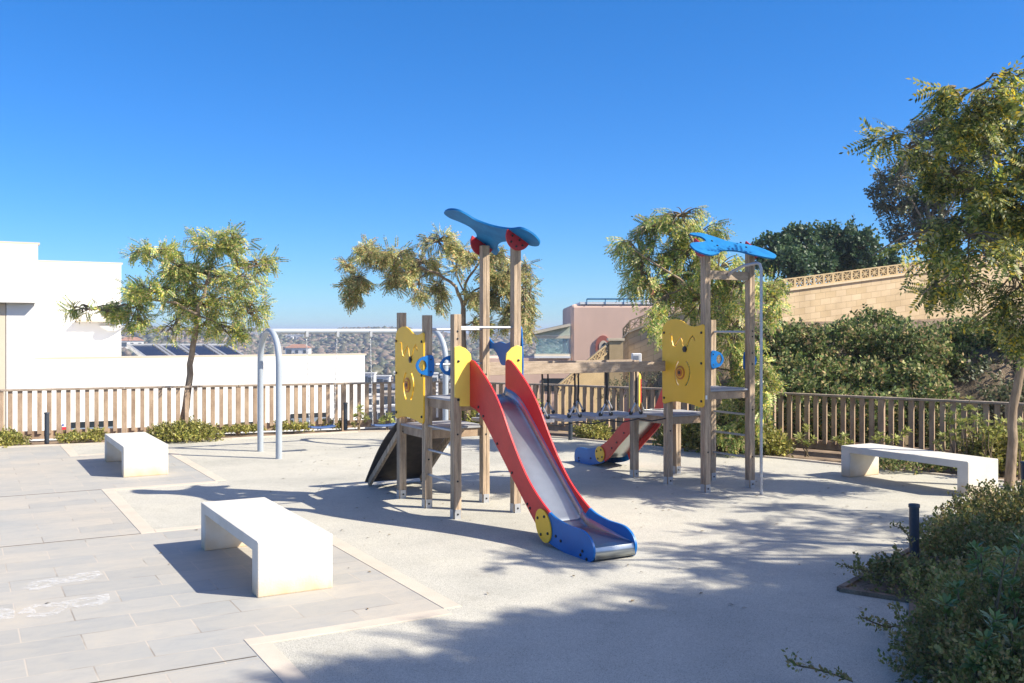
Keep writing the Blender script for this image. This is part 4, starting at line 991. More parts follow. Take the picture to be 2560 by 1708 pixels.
# ------------------------------------------------------------------ tan block retaining wall with openwork blocks
M['blocks'] = block_mat()
def ray_h(px, d, py): return Vector(((px-CXP)/F*d, d, zat(py, d)))
WP = [(1554,30.6,849,1.0),(1572,30.5,829,1.0),(1690,30.2,783,1.2),(1943,30.0,727.7,1.8),(2268,31.9,684.6,2.2),(2560,33.8,646,2.3),(2900,36,610,2.3)]
TW = thing('block_wall', ray_h(2268,26.4,684.6), 'tan concrete block retaining wall topped by openwork blocks above the ivy bank', 'wall')
wm = MB(); uvs = []; acc = 0
cop = MB(); opn = 0
for (A_, B_) in zip(WP[:-1], WP[1:]):
    p = ray_h(*A_[:3]); q = ray_h(*B_[:3]); dh = Vector((q.x-p.x, q.y-p.y, 0)); L = dh.length; dn = dh.normalized(); nn = Vector((-dn.y, dn.x, 0))
    base_a = A_[3]-.6; base_b = B_[3]-.6
    n0 = len(wm.v)
    wm.add([Vector((p.x,p.y,base_a)), Vector((q.x,q.y,base_b)), Vector((q.x,q.y,q.z-.04)), Vector((p.x,p.y,p.z-.04)),
            Vector((p.x,p.y,base_a))+nn*.25, Vector((q.x,q.y,base_b))+nn*.25, Vector((q.x,q.y,q.z-.04))+nn*.25, Vector((p.x,p.y,p.z-.04))+nn*.25],
           [(0,1,2,3),(5,4,7,6),(3,2,6,7)])
    # brick rows follow the coping: v measured down from the coping
    uvs += [[(acc, -(p.z-base_a)), (acc+L, -(q.z-base_b)), (acc+L, 0), (acc, 0)], [(0,0)]*4, [(0,0)]*4]
    acc += L
    cop.bar(p-Z*.015+nn*.1, q-Z*.015+nn*.1, .34, .05)
    # openwork blocks
    k = max(1, int(round(L/.37))); ow = MB()
    for i in range(k):
        a0 = p.lerp(q, i/k); a1 = p.lerp(q, (i+1)/k); h = .33; z0 = .012; off = nn*.12
        c = (a0+a1)/2+off+Z*(z0+h/2); hw_ = (a1-a0)/2*.985
        fr = .018
        for s2 in (-1, 1):
            ow.box(c+Z*s2*(h/2-fr), hw_, nn*.045, Z*fr)
            ow.box(c+hw_*s2*.9, hw_*.1, nn*.045, Z*(h/2-2*fr))
        t1 = c-hw_*.8-Z*(h/2-fr*2); t2 = c+hw_*.8+Z*(h/2-fr*2); t3 = c-hw_*.8+Z*(h/2-fr*2); t4 = c+hw_*.8-Z*(h/2-fr*2)
        ow.bar(t1, t2, .024, .07, nn); ow.bar(t3, t4, .024, .066, nn); ow.box(c, hw_*.055, nn*.035, Z*(h/2-fr*2)); ow.box(c, hw_*.8, nn*.034, Z*.010)
    ow.build('openwork_blocks', M['tan'], TW)
    cop.v = cop.v
o = wm.build('wall', M['blocks'], TW)
ul = o.data.uv_layers.new(name='UVMap')
for pi, pl in enumerate(o.data.polygons):
    for k_, li in enumerate(pl.loop_indices): ul.data[li].uv = uvs[pi][k_]
cop.build('coping', pm('tan_coping', (.58,.46,.30), .85), TW)
# pillar and stair balustrade in front of the pink house
PI_ = thing('gate_pillar', ray_h(1539,30.2,904), 'tan masonry pillar at the top of the outdoor stairs', 'pillar')
pc = ray_h(1539,30.1,852)
MB().box((pc.x,pc.y,(pc.z-1.5)/2), (.21,0,0), (0,.2,0), (0,0,(pc.z+1.5)/2)).build('shaft', M['tan'], PI_)
MB().box((pc.x,pc.y,pc.z+.04), (.25,0,0), (0,.24,0), (0,0,.038)).build('cap', pm('pale_cap', (.66,.55,.38), .8), PI_)
SB = thing('stair_balustrade', ray_h(1406,30.7,985), 'sloping tan openwork balustrade of the stairs beside the pink house', 'balustrade')
p = ray_h(1522,30.0,878); q = ray_h(1395,29.4,985); st_ = MB(); k = 12
d_ = (q-p)
for i in range(k):
    a0 = p.lerp(q, i/k); a1 = p.lerp(q, (i+1)/k); c = (a0+a1)/2
    st_.bar(a0+Z*.26, a1+Z*.26, .1, .04); st_.bar(a0, a1, .1, .05); st_.bar(a0+Z*.01, a0+Z*.25, .07, .04, Vector((1,0,0))); st_.bar(a0+Z*.02, a1+Z*.24, .06, .03); st_.bar(a0+Z*.24, a1+Z*.02, .055, .03)
st_.build('openwork', M['tan'], SB)
MB().add([p-Z*.04, q-Z*.04, q-Z*3, p-Z*3, p-Z*.04+Vector((0,.12,0)), q-Z*.04+Vector((0,.12,0)), q-Z*3+Vector((0,.12,0)), p-Z*3+Vector((0,.12,0))], [(0,1,2,3),(5,4,7,6),(0,4,5,1)]).build('stair_wall', M['tan'], SB)
bx_ = ray_h(1591,27.5,904); VB = thing('vent_box', (bx_.x,bx_.y,hgt(bx_.x,bx_.y)), 'small white louvred ventilation box above the wooden beam', 'vent box')
MB().box((bx_.x,bx_.y,bx_.z+.1), (.13,0,0), (0,.13,0), (0,0,.13)).build('box', M['white'], VB, bevel=.02)
lv = MB()
for i in range(5): lv.box((bx_.x-.02, bx_.y-.137, bx_.z+.02+.035*i), (.08,0,0), (0,.004,0), (0,0,.007))
lv.build('louvre', M['galv'], VB); MB().tube([(bx_.x,bx_.y,hgt(bx_.x,bx_.y)-.1), (bx_.x,bx_.y,bx_.z-.032)], .05, 8).build('pipe', M['galv'], VB)
# small white terrace house behind the third tree
HH = thing('terrace_house', ray_h(1668,42,760), 'white terrace house with brick chimney behind the tall weeping tree', 'house')
c = ray_h(1665,42,765); MB().abox(c.x-.9, c.x+2.2, c.y, c.y+4, 0, c.z+.25).build('wall', M['plaster'], HH); MB().abox(c.x-.6, c.x+.0, c.y+.3, c.y+.9, c.z+.251, c.z+.95).build('chimney', pm('brick_chimney', (.42,.16,.09), .9), HH)
MB().abox(c.x+.2, c.x+.6, c.y-.02, c.y-.001, c.z-.25, c.z+.1).build('window', M['glassdark'], HH)

# ------------------------------------------------------------------ town and hills
def house(px, d, top_py, wd, ht, rot, label, group, floors=2, m=None, tile=False, win=True, base=None):
    x = (px-CXP)/F*d; g = hgt(x, d); zt = zat(top_py, d); z0 = min(g-1, zt-ht)
    root = thing('hillside_house' if floors < 3 else 'apartment_block', (x, d, max(z0, g)), label, 'house' if floors < 3 else 'apartment block', group)
    ex = Vector((math.cos(rot), math.sin(rot), 0)); ey = Vector((-ex.y, ex.x, 0)); dp = wd*.6; c = Vector((x, d, 0))+ey*dp/2
    m = m or M['townwhite']
    wl = MB().box(c+Z*(z0+zt)/2, ex*wd/2, ey*dp/2, Z*(zt-z0)/2).build('wall', m, root)
    if tile:
        r = MB(); a = [c+ex*sx*(wd/2+.4)+ey*sy*(dp/2+.4)+Z*(zt+.001) for sx, sy in ((-1,-1),(1,-1),(1,1),(-1,1))]; t1 = c-ex*wd*.25+Z*(zt+wd*.16); t2 = c+ex*wd*.25+Z*(zt+wd*.16)
        r.add(a+[t1, t2], [(0,1,5,4),(1,2,5),(2,3,4,5),(3,0,4),(0,3,2,1)]); r.build('roof', M['rooftile'], root)
    else: MB().box(c+Z*(zt+.15), ex*(wd/2+.2), ey*(dp/2+.2), Z*.149).build('roof', m, root)
    if win:
        fh = ht/max(1, floors) if floors else 3; nw = max(2, int(wd/3.2)); f0 = c-ey*(dp/2)
        for fl in range(floors):
            zc_ = zt-1.6-fl*3.0
            if zc_ < z0+1: break
            for i in range(nw):
                xx = -wd/2+wd*(i+.5)/nw; big = (i+fl) % 3 == 0
                MB().box(f0+ex*xx-ey*.06+Z*zc_, ex*(1.1 if big else .6), ey*.05, Z*(.95 if big else .7)).build('window', M['glassdark'], root)
            if floors >= 3: MB().box(f0-ey*.7+Z*(zc_-1.25), ex*(wd/2-.3), ey*.69, Z*.12).build('balcony', m, root)
    return root
M['townwhite'] = pm('town_white', (.66,.65,.62), .9, var=.04, scale=.3); M['rooftile'] = pm('roof_tile', (.34,.17,.10), .9, var=.2, scale=.8); M['towncream'] = pm('town_cream', (.55,.47,.36), .9)
k_ = 0
ordn = ['first','second','third','fourth','fifth','sixth','seventh','eighth','ninth','tenth','eleventh','twelfth','thirteenth','fourteenth']
for row, (d, ty, n, x0, x1) in enumerate(((255,936,11,895,1345),(225,958,9,905,1345),(195,984,8,900,1350),(165,1014,7,905,1350))):
    rname = ['topmost', 'second', 'third', 'lowest'][row]
    for i in range(n):
        px = x0+(x1-x0)*(i+.5)/n+random.uniform(-6,6); fl = 3
        mt = M['townwhite'] if random.random() < .85 else M['towncream']
        house(px, d+random.uniform(-6,6), ty+random.uniform(-4,6), (x1-x0)/n*d/F*random.uniform(.78,.95), 9.5, R(random.uniform(-14,24)), f'white apartment block, {ordn[i]} from the left in the {rname} row of the town', 'apartment blocks of the town below the hill', fl, mt)
ridge = [(318,826,7),(335,824,9),(404,828,9),(425,829,7),(612,834,8),(640,832,7),(697,842,8),(712,844,9),(737,838,10),(752,843,7),(778,845,8),(796,846,9),(1100,846,9),(1112,851,8),(1128,849,7),(1168,848,10),(1182,852,8),(1206,858,9),(1192,862,8)]
for i, (px, py, wd) in enumerate(ridge):
    x = (px-CXP)/F*600; 
    house(px, 600+random.uniform(-20,20), py, wd*1.1, 6, R(random.uniform(-25,30)), f'tiny white house on the far ridge, {ordn[i] if i < 14 else ["fifteenth","sixteenth","seventeenth","eighteenth","nineteenth"][i-14]} from the left', 'white houses along the far ridge', 2, tile=(i % 3 == 0))
mids = sorted([(712,862,450),(742,870,420),(1232,874,420),(1244,882,400),(1255,890,380),(1215,888,390),(1120,880,430),(1150,905,380),(1090,898,390),(1262,905,360),(1238,915,350),(330,852,430),(1300,880,420),(1322,900,380),(1284,918,340)])
for i, (px, py, d) in enumerate(mids):
    house(px, d, py, random.uniform(7,11), 5.5, R(random.uniform(-25,30)), f'small pale house among trees on the far slope, {(ordn+["fifteenth"])[i]} from the left', 'pale houses scattered on the slope', 2, tile=(i % 2 == 0), m=M['towncream'] if i % 4 == 1 else None)
# woodland on the hills: one mass
def hill_wood():
    ico = bpy.data.meshes.new('tmp'); import bmesh
    bm = bmesh.new(); bmesh.ops.create_icosphere(bm, subdivisions=1, radius=1); tv = np.array([v.co[:] for v in bm.verts]); tf = np.array([[v.index for v in f.verts] for f in bm.faces]); bm.free()
    pos = []
    r2 = random.Random(5)
    while len(pos) < 11000:
        px = r2.uniform(250, 1420); d = r2.uniform(262, 760)**1.0; x = (px-CXP)/F*d
        dn = math.sin(x*.035)*math.sin(d*.028)+.45*math.sin(x*.1+d*.07)
        if r2.random() > .62+.45*dn: continue
        pos.append((x, d, hgt(x, d)))
    pos = np.array(pos); n = len(pos); sc = rng.uniform(.7, 2.3, (n,1,1)); j = rng.uniform(.45, 1.45, (n, len(tv), 1))
    vv = tv[None]*j*sc*np.array([1.15,1.15,.8])+pos[:,None]+np.array([0,0,.6])*sc; vs = vv.reshape(-1,3); fs = (tf[None]+np.arange(n)[:,None,None]*len(tv)).reshape(-1,3)
    me = bpy.data.meshes.new('hillside_trees'); me.vertices.add(len(vs)); me.vertices.foreach_set('co', vs.astype(np.float32).ravel())
    me.loops.add(fs.size); me.loops.foreach_set('vertex_index', fs.ravel().astype(np.int32)); me.polygons.add(len(fs)); me.polygons.foreach_set('loop_start', np.arange(0, fs.size, 3, dtype=np.int32)); me.update(calc_edges=True)
    me.materials.append(leafmat('hill_foliage', [(.08,.085,.05),(.11,.105,.06),(.17,.13,.09),(.09,.10,.055),(.20,.15,.11)], .0))
    o = bpy.data.objects.new('hillside_trees', me); COL.objects.link(o); tag(o, 'olive and brown scrub woodland covering the far hillside', 'woodland', kind='stuff')
hill_wood()

# ------------------------------------------------------------------ trees
def B(px, py, rx, ry, d, dep=None): 
    k = d/F; return (D(px, py, d), (rx*k, (dep if dep else max(rx, ry)*k*.8), ry*k))
def z1(x, y): return (x/2.6139, 550+y/2.6139)
dL = 18.9; z1s = 1/2.6139
bl = [(1400,170,250,85),(1530,120,130,60),(1000,210,200,55),(1680,290,170,55),(1250,360,300,90),(1000,470,250,80),(1550,430,230,100),(620,590,220,28),(470,585,60,16),(560,560,70,24),(700,600,110,28),(850,570,130,60),(1330,560,300,120),(1620,600,170,120),(1120,720,120,110),(1480,740,150,75),(880,650,120,55),(1350,690,150,60),(1170,300,120,60)]
blobs = [B(*z1(x, y), rx*z1s, ry*z1s, dL+random.uniform(-.5,.5), None) for x, y, rx, ry in bl]
tp = lambda pts, rs, d: [(D(*p, d), r) for p, r in zip(pts, rs)]
base = G(457,1075); base.y = 18.9
trunk = [(Vector((D(457,1080,18.9).x,18.9,-.05)), .085)]+tp([z1(1222,1150), z1(1245,950), z1(1268,760), z1(1290,620), z1(1340,430), z1(1390,250)], [.07,.06,.055,.045,.03,.015], 18.9)
limbs = [tp([z1(1290,620), z1(1150,540), z1(950,520), z1(800,560), z1(560,590)], [.03,.022,.018,.012,.006], 18.7), tp([z1(1285,600), z1(1450,500), z1(1650,520)], [.03,.02,.01], 19.1), tp([z1(1320,450), z1(1150,320), z1(950,210)], [.025,.018,.008], 18.9), tp([z1(1340,430), z1(1550,320), z1(1780,290)], [.025,.016,.007], 18.9)]
tree('feathery_tree', 'leaning tree with feathery green and yellow leaves in front of the white building', 'tree', trunk, limbs, blobs, M['tipu'], tw=60, leaf=.24, per=9, droop=.08, gap=(.2, 2.4), group='feathery leaved trees along the fence')
def b6(x, y): return (840+x/4.519, 540+y/4.519)
dM = 19.9; k6 = 1/4.519
bl = [(90,550,90,60),(170,830,110,170),(260,700,120,110),(400,450,160,120),(330,360,110,60),(650,450,200,130),(660,700,110,130),(900,850,120,110),(1150,290,230,100),(1000,520,230,120),(850,640,120,100),(1180,850,80,200),(1480,430,160,120),(1350,600,100,80),(1830,430,130,130),(1930,660,230,170),(1850,900,220,170),(2150,600,100,110),(2170,870,80,170),(2020,1150,170,160),(1640,1220,110,130),(2170,1250,80,150),(1580,900,100,90),(1700,650,80,100),(2150,1050,90,100)]
blobs = [B(*b6(x, y), rx*k6*1.15, ry*k6*1.12, dM+random.uniform(-.6,.6), .5) for x, y, rx, ry in bl]
trunk = [(Vector((D(1165,1060,dM).x, dM, -.05)), .075)]+tp([(1167,980), (1160,860), b6(1445,1250), b6(1440,1040)], [.065,.06,.055,.05], dM)
limbs = [tp([b6(1440,1040), b6(1385,880), b6(1290,740), b6(1140,650), b6(920,560), b6(600,470), b6(300,600), b6(170,800)], [.04,.035,.03,.025,.02,.014,.008,.004], dM), tp([b6(1440,1040), b6(1445,850), b6(1500,680), b6(1630,520), b6(1750,430)], [.035,.03,.025,.018,.008], dM), tp([b6(1450,1000), b6(1560,840), b6(1800,720), b6(2050,800)], [.025,.02,.014,.006], dM), tp([b6(1440,860), b6(1300,500), b6(1180,330)], [.018,.012,.006], dM)]
tree('feathery_tree', 'arching tree with dry yellow-brown feathery leaves behind the front play tower', 'tree', trunk, limbs, blobs, M['tipu2'], tw=72, leaf=.23, per=9, droop=.5, gap=(.2, 2.4), group='feathery leaved trees along the fence')
q = 1.0894; dT = 16.2
bl = [(1560,495,70,35),(1500,530,60,40),(1440,560,40,40),(1470,620,50,60),(1600,550,80,60),(1560,600,80,60),(1650,620,80,60),(1510,720,28,70),(1540,660,60,50),(1610,690,80,60),(1700,660,60,60),(1770,680,30,60),(1690,760,70,70),(1720,860,50,80),(1690,930,60,70),(1670,990,60,45),(1750,900,25,110),(1610,780,40,60),(1600,860,40,60),(1740,990,30,40)]
blobs = [B(x*q, y*q, rx*q, ry*q, dT+random.uniform(-.5,.5), .55) for x, y, rx, ry in bl]
trunk = [(Vector((D(1700*q,1040*q,dT).x, dT, -.05)), .08)]+tp([(1695*q,930*q),(1680*q,800*q),(1650*q,700*q),(1610*q,600*q),(1570*q,510*q)], [.07,.06,.05,.03,.01], dT)
limbs = [tp([(1660*q,720*q),(1560*q,640*q),(1450*q,570*q)], [.03,.02,.008], dT), tp([(1670*q,760*q),(1740*q,690*q),(1780*q,720*q)], [.025,.016,.006], dT), tp([(1690*q,850*q),(1740*q,850*q),(1755*q,930*q)], [.02,.014,.006], dT)]
tree('feathery_tree', 'tall weeping feathery tree with yellow-green sprays behind the right play tower', 'tree', trunk, limbs, blobs, M['tipu'], tw=54, leaf=.25, per=9, droop=.7, gap=(.25, 2.2), group='feathery leaved trees along the fence')
# near tree on the right, trunk leaning out of the frame
bl = [(2250,225,75,28,11),(2335,245,45,45,11),(2175,205,30,14,11),(2190,290,65,28,11.3),(2270,320,60,40,11.3),(2330,370,50,60,11),(2050,315,55,8,11.5),(2130,335,50,18,11.5),(2190,400,60,35,11.5),(2250,440,55,40,11.2),(2325,490,45,50,11),(2200,510,60,38,11.6),(2105,570,45,20,12),(2160,600,65,28,11.8),(2270,580,70,38,11),(2340,650,45,55,11.4),(2215,655,60,22,11.8),(2290,730,50,20,11.8),(2350,780,30,25,12),(2150,660,30,10,12),(2450,400,110,150,11.2),(2470,650,110,110,11.4),(2440,230,100,70,11.4),(2600,500,130,160,11.5),(2400,540,80,60,12.6),(2330,165,30,10,11),(2265,530,45,35,12.5)]
blobs = [B(x*q, y*q, rx*q, ry*q, d+random.uniform(-.3,.3), .65) for x, y, rx, ry, d in bl]
dN = 12.6
trunk = [(Vector((D(2522,1190,dN).x, dN, -.05)), .07)]+tp([(2532,1060),(2555,900),(2600,760),(2640,640)], [.06,.055,.05,.045], dN)
limbs = [tp([(2640,640),(2500,540),(2400,480),(2250,440)], [.035,.028,.018,.007], 11.8), tp([(2640,640),(2560,450),(2470,330),(2400,250)], [.035,.025,.015,.006], 11.5), tp([(2620,700),(2500,660),(2380,680),(2300,740)], [.03,.02,.014,.006], 11.8), tp([(2640,640),(2700,450),(2680,300)], [.035,.025,.012], 11.8), tp([(2560,600),(2420,560),(2260,590),(2180,640)], [.022,.018,.012,.005], 11.7), tp([(2500,540),(2350,400),(2200,340)], [.02,.012,.005], 11.6)]
tree('feathery_tree', 'large near tree on the right edge with glossy feathery leaves and thin leaning trunk', 'tree', trunk, limbs, blobs, M['tipunear'], tw=64, leaf=.30, per=8, droop=.35, gap=(.38, 1.7), group='feathery leaved trees along the fence')
# trees outside the frame on the right whose shade falls on the ground
def off_tree(label, base, blobs, leaf=.30, tw=20, mat=None):
    top = sum((c for c, r in blobs), Vector())/len(blobs)
    trunk = [(Vector(base), .13), (Vector(base).lerp(top, .5)+Vector((.1,0,0)), .1), (top, .05)]
    limbs = [[(Vector(base).lerp(top, .5), .06), (c, .015)] for c, r in blobs[::2]]
    return tree('feathery_tree', label, 'tree', trunk, limbs, [(c, r) for c, r in blobs], mat or M['tipunear'], tw=tw, leaf=leaf, per=9, droop=.4, group='feathery leaved trees along the fence')
VV = Vector
off_tree('big shade tree outside the frame beyond the dark shrubs', (12.0,3.4,0), [(VV(c), r) for c, r in (((10.9,3.9,7.4),(1.9,1.5,1.1)),((12.8,3.2,8.0),(2.0,1.7,1.2)),((10.0,2.4,7.4),(1.9,1.6,1.0)),((12.6,4.9,7.6),(1.8,1.5,1.1)),((11.9,5.6,7.0),(1.3,1.0,.7)),((9.0,2.9,7.2),(1.4,1.1,.8)),((8.2,2.0,7.0),(1.3,1.1,.7)),((7.7,3.0,6.9),(1.0,.7,.5)),((8.6,3.9,6.9),(.9,.7,.5)),((14.2,4.3,7.9),(1.6,1.5,1.1)),((11.8,1.5,8.0),(2.2,1.5,1.1)),((9.2,1.2,7.4),(1.6,1.0,.8)))], tw=60, leaf=.36)
off_tree('second shade tree outside the frame beyond the dark shrubs', (9.6,8.0,0), [(VV(c), r) for c, r in (((7.4,7.2,4.6),(.7,.6,.4)),((8.6,7.9,5.0),(.9,.8,.5)),((6.0,6.9,4.9),(.65,.5,.35)),((9.6,8.6,4.8),(.9,.8,.5)),((8.3,9.6,4.2),(.7,.5,.3)),((7.9,6.3,4.9),(.8,.6,.4)))], tw=18)
# background trees above the block wall
def bg_tree(label, cat, d, bl, base_px, mat, leaf, tms, tw, name='background_tree', per=8):
    blobs = [B(x*q, y*q, rx*q, ry*q, d+random.uniform(-.8,.8), None) for x, y, rx, ry in bl]
    bx = D(base_px*q, 700*q, d); zb = hgt(bx.x, d)-.2; top = blobs[0][0]
    trunk = [(Vector((bx.x, d, zb)), .14), (Vector((bx.x, d, zb)).lerp(top, .5), .1), (top, .04)]
    limbs = [[(Vector((bx.x, d, zb)).lerp(top, .5), .05), (c, .015)] for c, r in blobs[1:]]
    return tree(name, label, cat, trunk, limbs, blobs, mat, tw=tw, leaf=leaf, per=per, droop=.15, tms=tms, tr=.02, group='background trees above the wall')
bg_tree('dark evergreen tree above the openwork wall, left of the two', 'tree', 34, [(1830,560,55,45),(1770,575,50,35),(1800,610,70,35),(1860,600,60,35)], 1810, M['darkleaf'], .42, T_BROAD, 34)
bg_tree('dark evergreen tree above the openwork wall, right of the two', 'tree', 36, [(1930,545,55,40),(1900,590,60,35),(1980,570,50,40),(2020,600,50,30),(1950,610,80,30)], 1950, M['darkleaf'], .42, T_BROAD, 34)
bg_tree('tall grey-brown airy tree far behind the near right tree', 'tree', 37, [(2110,370,60,50),(2140,300,60,40),(2065,410,45,45),(2020,430,25,45),(2050,480,50,40),(2120,470,70,60),(2200,330,70,60),(2180,420,70,80),(2150,540,70,50),(2060,530,40,30),(2260,330,60,90),(2270,480,60,90)], 2170, M['greyleaf'], .30, T_BROAD, 26, name='airy_tree')

# ------------------------------------------------------------------ ivy bank, shrubs, ground cover
def Bs(px, py, rx, ry, d, dep): return (D(px, py, d), (rx*d/F, dep, ry*d/F))
ivyb = [(1850,790,60,40,20),(1790,870,50,70,19.5),(1930,800,70,45,20),(1870,860,80,50,19.3),(2010,770,60,40,20.5),(2060,830,60,60,19.5),(1960,880,90,50,19),(2090,900,60,45,18.6),(2130,850,60,60,19.5),(1840,930,80,50,18.3),(1780,800,30,40,20),(2180,800,60,40,20.5),(2250,840,60,40,19.5),(1930,950,90,40,17.9),(2050,960,70,40,17.6),(2260,780,50,22,20),(2320,800,50,30,19.5),(2160,960,20,60,17)]
bush('ivy', 'dense ivy and creeper draped over the earth bank behind the right fence', 'ivy', [Bs(x*q, y*q, rx*q, ry*q, d, .55) for x, y, rx, ry, d in ivyb], M['ivy'], n=230, size=.24, tms=T_BROAD, twigs=10, zmin=-.6, jit=(.8,1.1), lumpy=.75, lfreq=1.7, cut=.30)
tg = [(2240,900,40,30,18.2),(2300,870,45,25,18.6),(2350,840,30,30,18.8),(2280,940,40,25,17.4),(2345,930,25,30,17.2),(2390,880,40,50,18.2)]
bush('dry_creeper', 'thin dry creeper over the bare brown earth at the right end of the bank', 'creeper', [Bs(x*q, y*q, rx*q, ry*q, d, .5) for x, y, rx, ry, d in tg], M['greyleaf'], n=110, size=.24, tms=T_BROAD, twigs=12, zmin=-.6, jit=(.8,1.1), lumpy=.8, lfreq=2.2, cut=.05)
dr = [(1600,905,50,25,21,.3),(1650,900,50,25,20,.3),(1480,900,35,20,24,.3),(1420,915,35,18,24,.3),(1580,840,30,30,28,.3)]
bush('dry_shrub', 'dry brown scrub on the bank under the tan wall behind the bridge', 'shrub', [Bs(x*q*.0+x*q, y*q*.985, rx*q, ry*q, d, .4) for x, y, rx, ry, d, _ in dr], M['greyleaf'], n=70, size=.28, tms=T_SPRIG, twigs=20, zmin=-2)
def gc(label, px, py, rx, ry, h, n=480, mat='cover', size=.13, dep=None, name='ground_cover_bush', grp='yellow-green bushes along the left fence', cat='bush'):
    c = G(px, py); c = Vector((c.x, c.y, .0)); k = c.y/F
    bls = [(c, (rx*k*.75, dep or .35, h))]
    for s in (-1, 1): bls.append((c+Vector((s*rx*k*.45, random.uniform(-.1,.15), 0)), (rx*k*.55, (dep or .35)*.8, h*random.uniform(.65,.9))))
    bush(name, label, cat, bls, M[mat], n=n, size=size, tms=T_BROAD, twigs=8, group=grp, lumpy=.4, lfreq=4, cut=.6)
gc('largest yellow-green bush at the foot of the leaning tree', 458, 1103, 85, 26, .30, dep=.45)
gc('low bush at the far left edge of the paving', 22, 1114, 38, 20, .20)
gc('small low bush right of the left bollard', 178, 1106, 22, 10, .09)
gc('tiny low bush between the left bollard and the far bench', 235, 1102, 22, 14, .13)
gc('low bush strip between the leaning tree and the swing', 600, 1084, 55, 10, .08)
gc('low bush strip behind the swing frame', 725, 1078, 60, 10, .10)
gc('low bush strip behind the swing seats', 830, 1072, 40, 8, .10)
gc('leafy bush under the platform of the right play tower', 1800, 1128, 70, 50, .55, n=330, size=.17, grp='bushes along the right fence')
gc('leafy bush behind the posts of the right play tower', 1700, 1118, 50, 45, .48, n=330, size=.17, grp='bushes along the right fence')
gc('bush left of the far end of the right bench', 1925, 1136, 45, 30, .35, n=330, size=.17, grp='bushes along the right fence')
gc('low green ground cover beneath the right bench', 2290, 1178, 110, 10, .14, n=300, grp='bushes along the right fence', mat='ivy')
gc('yellow-green bush behind the near end of the right bench', 2500, 1180, 70, 50, .6, n=330, size=.17, grp='bushes along the right fence')
gc('small bush beside the bollard under the bridge', 1480, 1096, 40, 20, .22, grp='bushes along the right fence')
gc('small bush seen between the front tower posts', 1180, 1072, 50, 25, .45, grp='bushes along the right fence')
def whorl(label, px, d, tops, mat, size=.11, grp='young whorled leaf shrubs', cat='shrub', ground=0.0):
    c = D(px, 1100, d); base = Vector((c.x, d, ground)); root = thing('whorled_shrub', base, label, cat, grp)
    P = []; X = []; Sz = []; mb = MB()
    for (tx, ty) in tops:
        dd = d+random.uniform(-.12,.12); t = D(tx, ty, dd); b = base+Vector((random.uniform(-.05,.05), random.uniform(-.05,.05), 0))
        m_ = b.lerp(t, .55)+Vector((random.uniform(-.06,.06), random.uniform(-.06,.06), 0)); mb.tube([b, m_, t], [.010,.007,.005], 6)
        dr_ = (t-m_).normalized(); P.append(tuple(t)); X.append(tuple(dr_)); Sz.append(size*random.uniform(.85,1.2))
        for kk in range(2):
            f = random.uniform(.55,.9); pp = m_.lerp(t, f) ; P.append(tuple(pp)); X.append(tuple((dr_+Vector(rng.normal(size=3))*.5).normalized())); Sz.append(size*random.uniform(.6,.95))
    mb.build('stems', M['stem'], root, smooth=60); quadmesh('leaves', scatter(T_ROS, P, X, Sz, .2), M[mat], root)
def zb1(x, y): return (1860+x/3.0157, 600+y/3.0157)
for i, (cx_, tops, d, lab) in enumerate([(2016, [zb1(470,1410),zb1(420,1490),zb1(520,1500),zb1(470,1530)], 15.6, 'young whorled shrub in front of the fence, leftmost by the bench'), (2112, [zb1(760,1480),zb1(700,1510),zb1(800,1530),zb1(740,1400+130)], 15.2, 'young whorled shrub in front of the fence left of the bench top'),
    (2201, [zb1(1030,1470),zb1(990,1500),zb1(1080,1510),zb1(1150,1500),zb1(1230,1440)], 14.9, 'young whorled shrub rising behind the middle of the right bench'), (2390, [zb1(1540,1260),zb1(1570,1320),zb1(1500,1480),zb1(1590,1460),zb1(1450,1530)], 14.2, 'tall whorled shrub behind the right part of the bench'),
    (2430, [zb1(1700,1205),zb1(1740,1290),zb1(1680,1370),zb1(1640,1380)], 13.9, 'tallest whorled shrub topping the fence rail'), (2480, [zb1(1850,1380),zb1(1800,1420),zb1(1920,1430),zb1(1950,1370),zb1(1870,1500),zb1(1780,1330)], 13.6, 'broad whorled shrub left of the near tree trunk'),
    (2548, [zb1(2080,1430),zb1(2060,1500),zb1(2100,1380)], 13.2, 'whorled shrub right of the near tree trunk'), (898, [(890,1040),(905,1035),(915,1045),(885,1060),(900,1020)], 19.6, 'thin shrub before the fence left of the front play tower'),
    (1352, [(1345,1003),(1355,1012),(1348,1025),(1338,1035)], 18.2, 'thin shrub before the fence beside the far bridge end'), (968, [(962,1045),(975,1040),(955,1052),(980,1055)], 19.6, 'thin shrub before the fence beneath the yellow panel')]):
    whorl(lab, cx_, d, tops, 'rosette2', .12)
def zb3(x, y): return (1960+x/2.497, 1080+y/2.497)
whorl('foreground shrub with a dark whorl of leaves on a bare stem', 2450, 5.9, [zb3(1190,730),zb3(1230,760)], 'rosette', .10)
whorl('foreground whorled shrub with splayed leaves, low and left', 2390, 5.6, [zb3(1050,1060),zb3(1010,1080),zb3(1080,980)], 'rosette', .09)
whorl('foreground whorled shrub at the right edge of the picture', 2520, 5.5, [zb3(1350,900),zb3(1420,960),zb3(1290,950),zb3(1470,1100),zb3(1490,700),zb3(1380,780),zb3(1400,1050)], 'rosette', .10)
whorl('foreground whorled shrub at the bottom right corner', 2500, 4.9, [zb3(1320,1180),zb3(1420,1250),zb3(1260,1300),zb3(1450,1380),zb3(1350,1420),zb3(1200,1450)], 'rosette', .10)
